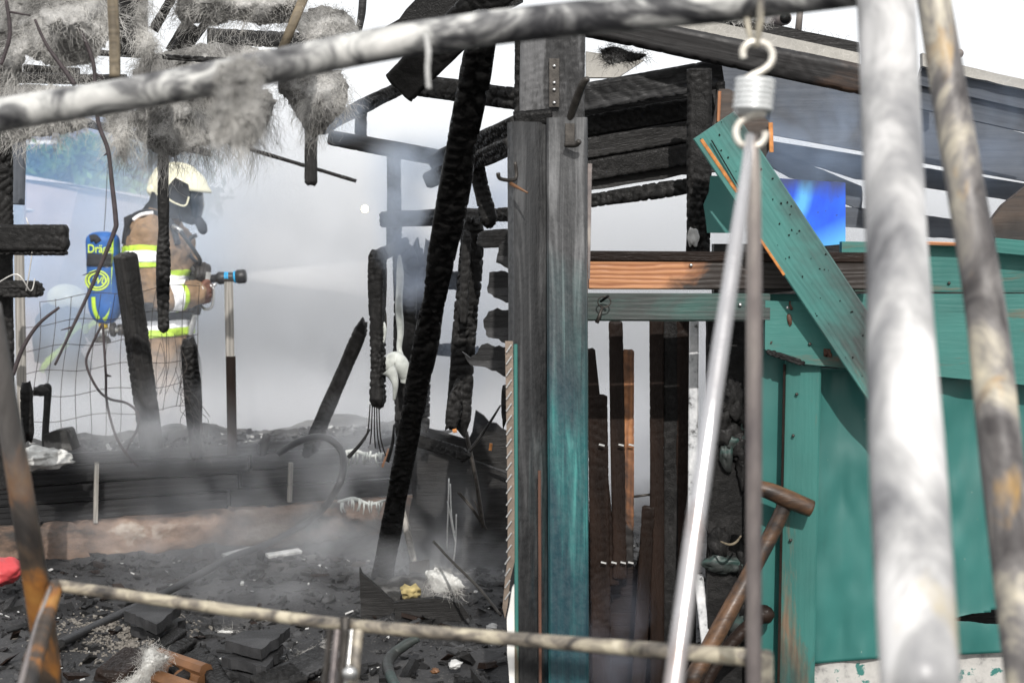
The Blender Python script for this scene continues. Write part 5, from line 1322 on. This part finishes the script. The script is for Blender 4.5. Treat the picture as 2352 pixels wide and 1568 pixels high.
# burnt skin between slats and the teal wall
bs = uslab("burnt_lining", [(1625, 735), (1750, 735), (1752, 1120), (1720, 1350), (1700, 1640), (1625, 1640)], 4.0, .04, C, shed, jag=.01)
for k in range(16):
    x, y = random.uniform(1650, 1735), random.uniform(900, 1500)
    lump("blister", P(x, y, 3.99), (random.uniform(.02, .05), .014, random.uniform(.02, .06)), MT['char'] if k % 3 else MT['tealdark'], bs, .45, 2.5, 3)
utube("curled_edge", [(1655, 1243, 3.9), (1675, 1250, 3.87), (1690, 1245, 3.87), (1702, 1230, 3.9)], [2, 3, 3, 2], MT['tan'], bs)
# slats
for (x0, y0, x1, y1, w, mt, lab) in (
    (1352, 800, 1408, 1345, 30, 'char_brown', None), (1372, 905, 1384, 1640, 46, 'char_brown', None), (1414, 735, 1424, 1330, 33, 'char_brown', None),
    (1443, 802, 1441, 1300, 28, 'scorch', "slat scorched down to bare orange wood"), (1508, 730, 1510, 1640, 33, 'char_brown', None), (1540, 730, 1541, 1640, 34, 'char', None),
    (1569, 730, 1571, 1640, 32, 'char_brown', None), (1588, 730, 1589, 1640, 20, 'char', None), (1490, 1160, 1462, 1640, 32, 'char_brown', None)):
    o = ubeam("slat", (x0, y0, 4.18 + .02 * random.random()), (x1, y1, 4.18 + .02 * random.random()), w, .02, MT[mt], shed, amp=0.0009, cell=0.031, ragged=.003, chamfer=.002)
    if lab: o["label"] = lab
    for y in (1020, 1290):
        if y0 + 60 < y < y1 and w > 20 and x0 < 1450:
            fx = x0 + (x1 - x0) * (y - y0) / (y1 - y0)
            ubeam("staple", (fx + 2, y, 4.155), (fx + 14, y + 3, 4.155), 4, .004, MT['ash'], o, chamfer=.0005)
uslab("lower_lining", [(1345, 1180), (1400, 1290), (1440, 1235), (1458, 1310), (1490, 1200), (1505, 1200), (1505, 1660), (1345, 1660)], 4.3, .03, MT['char_brown'], shed, jag=.01)
utube("nail", [(1455, 1140, 4.2), (1500, 1134, 4.2)], [3, 3], MT['darksteel'], shed, n=0)
for x0, y0, x1, y1 in ((1594, 738, 1590, 1330), (1604, 1318, 1622, 1478)):
    ubeam("white_slat", (x0, y0, 4.05), (x1, y1, 4.0), 22, .02, MT['whitepaint'], shed, chamfer=.003)
for x, y, d_ in ((1830, 905, 3.765), (1822, 1000, 3.765), (1816, 1240, 3.765), (1990, 590, 3.9), (2180, 650, 3.9), (2250, 700, 3.815), (2230, 800, 3.735), (1905, 720, 3.73), (1860, 790, 3.73)):
    lump("nail_head", P(x, y, d_), (.0045, .003, .0045), MT['darksteel'], shed, .1, 2, 2)
for x, y, w, h in ((1815, 700, 18, 5), (1812, 735, 14, 6), (1770, 785, 10, 6), (1900, 815, 40, 8)):
    ubeam("bare_patch", (x, y - h, 3.733 if y < 830 else 3.768), (x + 2, y + h, 3.733 if y < 830 else 3.768), w * .6, .004, MT['redwood'] if y < 830 else MT['tan'], shed, amp=.004, cell=.02, ragged=.01)
# things fixed loosely to the shed
dg = solo(beam("diagonal_board", P(1641, 287, 3.63), P(2107, 986, 3.68), M(112, 3.65), .028, MT['tealdiag'], None, chamfer=.003, wav=.003), "long teal painted board fallen diagonally across the shed wall", "board")
ubeam("splintered_edge", (1610, 320, 3.64), (1692, 440, 3.648), 11, .03, MT['hay'], dg, chamfer=.003, wav=.003)
ubeam("split_line", (1634, 322, 3.613), (1706, 445, 3.622), 3, .004, CD, dg, chamfer=.0005)
ubeam("bare_edge", (1745, 548, 3.655), (1800, 630, 3.66), 6, .03, MT['hay'], dg, chamfer=.001)
rng2 = random.Random(5)
for k in range(70):
    q = rng2.random(); w = rng2.uniform(-.42, .42); c0 = P(1641, 287, 3.63).lerp(P(2107, 986, 3.68), q)
    mwd = PM[dg.name]; p = mwd @ Vector((q * (P(2107, 986, 3.68) - P(1641, 287, 3.63)).length, w * M(112, 3.65), .0145))
    s = rng2.uniform(.0008, .0032); lump("char_fleck", p, (s, .0015, s), CD, dg, .4, 2, 1)
ce = uslab("charred_end", [(1652, 205), (1672, 202), (1705, 218), (1772, 285), (1774, 330), (1758, 366), (1730, 350), (1690, 300), (1640, 292)], 3.68, .04, MT['brownwood'], None, jag=.004)
solo(ce, "sooty broken board end sticking up behind the hanging spring", "board end")
ubeam("splinter", (1770, 282, 3.66), (1772, 350, 3.66), 10, .012, MT['hay'], ce, chamfer=.002)
ubeam("splinter", (1653, 210, 3.67), (1650, 280, 3.67), 7, .012, MT['orange'], ce, chamfer=.002)
ky = thing("key", "old key with a round bow hanging on the sooty teal rail", "key", P(1388, 693, 3.7))
utube("bow", [(1388 + 15 * math.cos(a), 693 + 12 * math.sin(a), 3.705) for a in np.linspace(0, 6.2832, 15)], 1.5, MT['darksteel'], ky, sides=6, n=2)
utube("shank", [(1384, 704, 3.70), (1371, 741, 3.69)], [3, 5], MT['darksteel'], ky, n=0)
utube("nail", [(1397, 680, 3.68), (1380, 692, 3.72)], [3, 3], CD, ky, n=0)
# tools leaning in the shed
tg = "wooden tool handles leaning in the shed"
th = thing("spade_handle", "sooty wooden T handle of a spade in front of the teal board", "tool handle", P(1615, 1560, 3.6), tg)
utube("grip", [(1735, 1118, 3.71), (1770, 1128, 3.71), (1815, 1148, 3.71), (1864, 1168, 3.71)], [17, 20, 22, 20], MT['toolwood'], th)
utube("shaft", [(1808, 1150, 3.725), (1770, 1230, 3.72), (1715, 1330, 3.70), (1660, 1430, 3.67), (1585, 1570, 3.64)], [18, 19, 20, 21, 22], MT['toolwood'], th)
th2 = thing("fork_handle", "darker round ended wooden handle beside the T handle", "tool handle", P(1600, 1600, 3.75), tg)
utube("shaft", [(1752, 1412, 3.75), (1700, 1455, 3.74), (1640, 1530, 3.72), (1600, 1610, 3.7)], [16, 16, 17, 18], MT['char_brown'], th2)
lump("knob", P(1754, 1410, 3.75), (.028, .024, .026), MT['char_brown'], th2, .1, 2, 3)
# pipes and wool on the roof
solo(utube("grey_pipe", [(1760, 52, 4.8), (1803, 42, 4.6)], [16, 16], MT['rodgrey'], sides=16, n=0), "short grey pipe end resting on the shed roof", "pipe", "pipes on the shed roof")
tube("pipe_mouth", [P(1803.2, 42, 4.6), P(1803.8, 41.9, 4.597)], M(12.5, 4.6), CD, bpy.data.objects["grey_pipe"], 16, 0)
solo(utube("dark_pipe", [(2150, 122, 4.8), (2204, 123, 4.6)], [10, 10], MT['rodgrey'], n=0), "dark pipe end right of the tall white pole", "pipe", "pipes on the shed roof")
solo(utube("thin_rod", [(1842, -20, 4.5), (1833, 75, 4.5)], [7, 8], MT['rodgrey'], n=0), "thin upright rod on the shed roof beside the pipe end", "rod")
clump("wool_clump", "dark frayed wool caught beside the top of the corner post", [(1380, 112), (1410, 105), (1450, 118), (1490, 125), (1470, 140), (1430, 145), (1400, 150), (1382, 135)], 4.2, .05, 220, (.02, .06), .3, MT['wool'], CF, group=gw, step=3)
clump("roof_wool", "pale wool lying on the roof edge behind the spring straps", [(1655, 30), (1690, 28), (1730, 30), (1760, 48), (1720, 50), (1680, 48)], 4.35, .04, 120, (.02, .05), .1, MT['ashwool'], step=4)

# ================================================================ GARDEN SWING IN THE FOREGROUND
sw = thing("garden_swing", "scorched tubular garden swing frame standing close in front of the ruin", "swing frame", P(2100, 2600, 1.5))
utube("top_beam", [(-120, 292, 1.80), (0, 264, 1.79), (300, 216, 1.76), (600, 158, 1.74), (900, 98, 1.71), (1200, 56, 1.68), (1500, 26, 1.65), (1750, 2, 1.62), (2110, -40, 1.57)], [38, 38, 39, 40, 41, 37], MT['beamtube'], sw, sides=24)
utube("leg", [(2033, -60, 1.56), (2048, 300, 1.46), (2075, 900, 1.29), (2118, 1640, 1.10)], [66, 68, 72, 90, 92], MT['pole'], sw, sides=28)
utube("leg", [(2135, -60, 1.72), (2195, 300, 1.66), (2262, 700, 1.58), (2300, 1050, 1.50), (2372, 1640, 1.40)], [36, 42, 46, 50, 54], MT['lichen'], sw, sides=24)
utube("leg", [(-24, 700, 1.95), (20, 960, 2.0), (60, 1200, 2.06), (95, 1420, 2.12), (122, 1640, 2.18)], [25, 26, 29, 29, 31], MT['rustleg'], sw, sides=20)
utube("hanging_drip", [(978, 80, 1.66), (984, 120, 1.66), (982, 160, 1.66), (985, 205, 1.66)], [6, 7, 6, 6], MT['ash'], sw)
clump("wool_tuft", "stringy wool tuft draped over the swing beam", [(505, 150), (545, 132), (580, 138), (606, 158), (606, 230), (598, 290), (585, 330), (578, 318), (568, 300), (556, 338), (544, 330), (538, 298), (524, 300), (515, 318), (505, 332), (492, 325), (484, 290), (495, 230)], 1.66, .045, 330, (.014, .036), .95, None, None, frad=.0005)
hg = thing("spring_hook", "bright coil spring with open hooks hanging from the swing beam", "spring", P(1735, 230, 1.6))
SPD = 1.6
utube("strap", [(1712, -15, SPD + .02), (1716, 50, SPD + .02), (1732, 108, SPD + .01)], [8, 8, 7], MT['lichen'], hg, sides=8)
utube("strap", [(1748, -15, SPD - .02), (1745, 50, SPD - .01), (1738, 108, SPD)], [8, 9, 7], MT['lichen'], hg, sides=8)
utube("hook", [(1708, 134, SPD), (1706, 118, SPD), (1717, 101, SPD), (1738, 96, SPD), (1762, 104, SPD), (1774, 124, SPD), (1770, 146, SPD), (1752, 162, SPD), (1728, 174, SPD), (1712, 184, SPD)], [8, 8, 8, 8], MT['hook'], hg, sides=12, n=5)
pts = []
for k in range(6 * 16 + 1):
    a = k / 16 * 2 * math.pi
    c0 = P(1735 - (k / 96) * 7, 184 + k / 96 * 72, SPD); r = M(39, SPD)
    pts.append(c0 + Vector((math.cos(a + 2.6) * r, math.sin(a + 2.6) * r, 0)))
tube("coil", pts, M(6.6, SPD), MT['spring'], hg, 10, 0)
utube("hook", [(1758, 262, SPD), (1735, 264, SPD), (1712, 272, SPD), (1695, 288, SPD), (1690, 308, SPD), (1698, 328, SPD), (1718, 338, SPD), (1742, 334, SPD), (1757, 318, SPD), (1758, 302, SPD)], [8, 8, 8, 8], MT['hook'], hg, sides=12, n=5)
hr = thing("hanger_rod", "bright steel rod and darker rod hanging as a narrow V from the spring", "hanger rods", P(1725, 320, 1.6))
utube("bright_rod", [(1722, 312, 1.60), (1712, 400, 1.55), (1690, 560, 1.50), (1640, 900, 1.42), (1590, 1260, 1.36), (1538, 1640, 1.30)], [9, 12, 18, 21, 23, 24], MT['chrome'], hr, sides=18)
utube("dark_rod", [(1726, 312, 1.605), (1731, 420, 1.60), (1732, 900, 1.60), (1731, 1640, 1.60)], [11, 17, 19, 18], MT['rodgrey'], hr, sides=18)
sf = thing("seat_frame", "scorched cream tubular seat frame of the swing with a fluted bracket", "seat frame", P(130, 1500, 2.0))
utube("top_rail", [(128, 1343, 2.10), (400, 1382, 2.05), (760, 1430, 1.98), (1200, 1468, 1.88), (1757, 1512, 1.72)], [14, 14, 15, 17, 21], MT['rail'], sf, sides=18)
utube("side_tube", [(128, 1343, 2.10), (98, 1440, 1.98), (44, 1640, 1.75)], [17, 22, 26], MT['rust'], sf, sides=16)
utube("side_tube", [(116, 1346, 2.07), (82, 1450, 1.95), (30, 1640, 1.72)], [4, 6, 8], MT['rodgrey'], sf, sides=12)
utube("side_tube", [(1757, 1500, 1.715), (1758, 1560, 1.69), (1757, 1660, 1.66)], [19, 19, 19], MT['rail'], sf, sides=16)
utube("bracket_stem", [(793, 1420, 1.96), (793, 1450, 1.95), (790, 1500, 1.94)], [13, 11, 9], MT['darksteel'], sf, sides=12)
for k, (x, w, m) in enumerate(((748, 8, 'darksteel'), (766, 9, 'rodgrey'), (784, 8, 'darksteel'), (799, 7, 'steel'), (814, 14, 'rail'))):
    ubeam("flute", (x + 9, 1448, 1.94), (x - 10, 1640, 1.88), w * 1.7, .014, MT[m], sf, chamfer=.004)
lathe("bolt", [(0, .010), (.006, .010), (.009, .006)], MT['steel'], Matrix.Translation(P(804, 1545, 1.88)) @ Matrix.Rotation(-math.pi / 2, 4, 'Z'), sf, 12)

# ================================================================ SMOKE
def smoke_mat(name, col, dens, sc, nscale, lo=.42, hi=.66, aniso=0.0, edge=(1.0, .25)):
    """density fades to nothing at the shell of a unit ball and is torn by noise"""
    m = bpy.data.materials.new(name); m.use_nodes = True; t = m.node_tree; t.nodes.clear()
    o = t.nodes.new("ShaderNodeOutputMaterial"); v = t.nodes.new("ShaderNodeVolumePrincipled")
    v.inputs["Color"].default_value = (*col, 1); v.inputs["Anisotropy"].default_value = aniso
    tc = t.nodes.new("ShaderNodeTexCoord"); ln = t.nodes.new("ShaderNodeVectorMath"); ln.operation = 'LENGTH'
    t.links.new(tc.outputs["Object"], ln.inputs[0])
    e = t.nodes.new("ShaderNodeMapRange"); e.interpolation_type = 'SMOOTHSTEP'
    for i, x in enumerate((edge[0], edge[1], 0, 1)): e.inputs[i + 1].default_value = x
    t.links.new(ln.outputs["Value"], e.inputs[0])
    mp_ = t.nodes.new("ShaderNodeMapping"); mp_.inputs["Scale"].default_value = sc; t.links.new(tc.outputs["Object"], mp_.inputs[0])
    n = t.nodes.new("ShaderNodeTexNoise"); n.inputs["Scale"].default_value = nscale; n.inputs["Detail"].default_value = 3; n.inputs["Distortion"].default_value = .6
    t.links.new(mp_.outputs[0], n.inputs["Vector"])
    r = t.nodes.new("ShaderNodeMapRange")
    for i, x in enumerate((lo, hi, 0, 1)): r.inputs[i + 1].default_value = x
    t.links.new(n.outputs["Fac"], r.inputs[0])
    a = t.nodes.new("ShaderNodeMath"); a.operation = 'MULTIPLY'; t.links.new(e.outputs[0], a.inputs[0]); t.links.new(r.outputs[0], a.inputs[1])
    b = t.nodes.new("ShaderNodeMath"); b.operation = 'MULTIPLY'; b.inputs[1].default_value = dens; t.links.new(a.outputs[0], b.inputs[0])
    t.links.new(b.outputs[0], v.inputs["Density"]); t.links.new(v.outputs[0], o.inputs["Volume"])
    return m
def puff(c, size, col, dens, nscale=2.5, lo=.40, hi=.66, rot=0.0, name="smoke", edge=(1.0, .2)):
    bm = bmesh.new(); bmesh.ops.create_icosphere(bm, subdivisions=3, radius=1.02)
    me = bpy.data.meshes.new(name); bm.to_mesh(me); bm.free()
    s = Matrix.Diagonal((*size, 1))
    o = link(name, me, smoke_mat(name + "_air", col, dens, size, nscale, lo, hi, edge=edge), None, Matrix.Translation(c) @ Matrix.Rotation(rot, 4, 'Y') @ s)
    return tag(o, kind="stuff")
def bank(name, x0, x1, y0, y1, z0, z1, col, build):
    m = bpy.data.materials.new(name + "_air"); m.use_nodes = True; t = m.node_tree; t.nodes.clear()
    o = t.nodes.new("ShaderNodeOutputMaterial"); v = t.nodes.new("ShaderNodeVolumePrincipled"); v.inputs["Color"].default_value = (*col, 1)
    g = t.nodes.new("ShaderNodeNewGeometry"); s = t.nodes.new("ShaderNodeSeparateXYZ"); t.links.new(g.outputs["Position"], s.inputs[0])
    def mr(src, a, b, c=0., d=1.):
        x = t.nodes.new("ShaderNodeMapRange"); x.interpolation_type = 'SMOOTHSTEP'
        for i, q in enumerate((a, b, c, d)): x.inputs[i + 1].default_value = q
        t.links.new(src, x.inputs[0]); return x.outputs[0]
    def mt(op, a, b):
        x = t.nodes.new("ShaderNodeMath"); x.operation = op
        for i, q in enumerate((a, b)):
            if isinstance(q, (int, float)): x.inputs[i].default_value = q
            else: t.links.new(q, x.inputs[i])
        return x.outputs[0]
    n = t.nodes.new("ShaderNodeTexNoise"); n.inputs["Scale"].default_value = .55; n.inputs["Detail"].default_value = 2
    t.links.new(g.outputs["Position"], n.inputs["Vector"])
    t.links.new(build(s.outputs, n.outputs["Fac"], mr, mt), v.inputs["Density"]); t.links.new(v.outputs[0], o.inputs["Volume"])
    bm = bmesh.new(); bmesh.ops.create_cube(bm, size=1)
    me = bpy.data.meshes.new(name); bm.to_mesh(me); bm.free()
    c = Vector(((x0 + x1) / 2, (y0 + y1) / 2, (z0 + z1) / 2))
    o = link(name, me, m, None, Matrix.Translation(c) @ Matrix.Diagonal((x1 - x0, y1 - y0, z1 - z0, 1)))
    return tag(o, kind="stuff")
def big(o, n, mr, mt):
    x, y, z = o[0], o[1], o[2]
    top = mr(x, -3.9, -2.5, 1.0, 2.9)
    h = mt('SUBTRACT', top, z)
    h = mt('ADD', h, mt('MULTIPLY', mt('SUBTRACT', n, .5), 2.4))
    k = mr(h, 0.0, 1.7, 0.0, 1.0)
    f = mt('MULTIPLY', mr(y, 9.5, 10.6), mr(y, 16.6, 15.4))
    return mt('MULTIPLY', mt('MULTIPLY', k, f), .62)
bank("smoke", -9, 9, 9.45, 16.7, -.2, 3.8, (.75, .765, .785), big)
def low(o, n, mr, mt):
    x, y, z = o[0], o[1], o[2]
    h = mr(mt('ADD', z, mt('MULTIPLY', mt('SUBTRACT', n, .5), .9)), 0.72, .02, 0, 1)
    f = mt('MULTIPLY', mr(y, 7.0, 7.4), mr(y, 8.95, 8.6)); g = mt('MULTIPLY', mr(x, -4.2, -3.4), mr(x, 1.2, .2))
    return mt('MULTIPLY', mt('MULTIPLY', h, f), mt('MULTIPLY', g, 1.8))
bank("smoke", -4.3, 1.3, 6.9, 9.0, -.1, 1.5, (.84, .85, .87), low)
W_, B_ = (.84, .855, .88), (.62, .76, .97)
puff(P(1000, 360, 8.5), (.5, .4, .3), (.62, .74, .9), 1.2, 2)
puff(P(985, 372, 4.85), (.26, .10, .13), (.74, .82, .93), 13, 4.5, .34, .60, .12)
puff(P(915, 420, 4.9), (.16, .10, .20), (.74, .82, .93), 10, 5, .36, .62)
puff(P(930, 520, 4.92), (.14, .10, .22), (.72, .80, .92), 12, 5, .36, .62)
puff(P(950, 625, 5.0), (.12, .10, .16), (.70, .78, .92), 10, 6, .36, .62)
puff(P(1150, 420, 5.4), (.30, .2, .28), (.62, .72, .88), 5, 3.5, .36, .62)
puff(P(1100, 700, 5.6), (.35, .2, .6), (.60, .68, .82), 2.2, 3)
puff(P(790, 270, 5.2), (.22, .10, .12), (.74, .82, .93), 7, 5, .36, .62)
puff(P(880, 960, 5.6), (.30, .16, .26), W_, 5, 4)
puff(P(350, 950, 6.1), (.45, .14, .22), W_, 4, 4)
puff(P(560, 1020, 6.2), (.9, .16, .13), W_, 3, 4)
puff(P(1000, 1290, 5.3), (.40, .12, .18), W_, 4, 4.5)
puff(P(330, 1230, 5.5), (.6, .2, .16), W_, 1.6, 4)
puff(P(760, 1180, 5.35), (.20, .12, .30), W_, 3.2, 5)
puff(P(170, 420, 11.6), (2.0, 1.4, 1.15), (.42, .66, .98), .55, .8, .30, .62)
puff(P(190, 620, 10.2), (1.4, .7, .8), (.66, .80, .99), 2.1, 1.6)
puff(P(330, 1010, 6.15), (.75, .22, .20), W_, 2.6, 3, .36, .66)
puff(P(520, 1150, 5.75), (.6, .3, .3), W_, .9, 2.2)
puff(P(690, 1180, 5.9), (.8, .35, .36), W_, 1.25, 2.2)
puff(P(1015, 1230, 5.95), (.66, .20, .40), W_, 2.2, 2.4)
puff(P(640, 1320, 5.4), (1.0, .35, .22), W_, 1.2, 2.4)
puff(P(800, 1030, 6.5), (.5, .3, .28), W_, 1.6, 3)
puff(P(1425, 1470, 3.98), (.17, .08, .26), (.60, .65, .78), 3.6, 5)
puff(P(1900, 330, 4.5), (.42, .12, .26), (.62, .76, .98), 4.5, 5, .38, .64)
puff(P(2280, 300, 4.45), (.35, .1, .25), (.60, .74, .98), 2.5, 4)

puff(P(445, 480, 8.4), (.45, .25, .40), (.70, .80, .93), 1.3, 3)
puff(P(720, 560, 9.2), (.9, .25, .5), (.92, .93, .95), 2.2, 2.2)
puff(P(640, 820, 9.1), (.8, .25, .5), (.66, .68, .71), 2.4, 2.4)
puff(P(800, 900, 8.6), (.5, .25, .45), (.88, .89, .91), 2.2, 3)
puff(P(1060, 620, 7.2), (.45, .25, .6), (.62, .67, .75), 2.2, 3)
puff(P(1560, 900, 7.0), (.8, .3, .9), (.70, .72, .76), 1.5, 2)
puff(P(110, 860, 7.4), (.55, .25, .5), (.72, .75, .80), 2.0, 3)
puff(P(370, 660, 8.3), (.62, .22, .62), (.80, .85, .92), .75, 2.4, .34, .62)
# ---- water jet out of the nozzle
jd = (P(900, 640, 9.3) - FP(566, 634, -.05)); jl = jd.length
wm = bpy.data.materials.new("fine_spray"); wm.use_nodes = True; t_ = wm.node_tree; t_.nodes.clear()
o_ = t_.nodes.new("ShaderNodeOutputMaterial"); v_ = t_.nodes.new("ShaderNodeVolumePrincipled"); v_.inputs["Color"].default_value = (1, 1, 1, 1)
tc_ = t_.nodes.new("ShaderNodeTexCoord"); sx_ = t_.nodes.new("ShaderNodeSeparateXYZ"); t_.links.new(tc_.outputs["Object"], sx_.inputs[0])
mr_ = t_.nodes.new("ShaderNodeMapRange")
for i, q in enumerate((0, jl, 5.0, 0.0)): mr_.inputs[i + 1].default_value = q
t_.links.new(sx_.outputs[0], mr_.inputs[0]); t_.links.new(mr_.outputs[0], v_.inputs["Density"]); t_.links.new(v_.outputs[0], o_.inputs["Volume"])
jmw, _ = frame(FP(566, 634, -.05), P(900, 640, 9.3))
jet = lathe("water_spray", [(0.01, .03), (jl * .5, .085), (jl, .14)], wm, jmw)
tag(jet, kind="stuff")
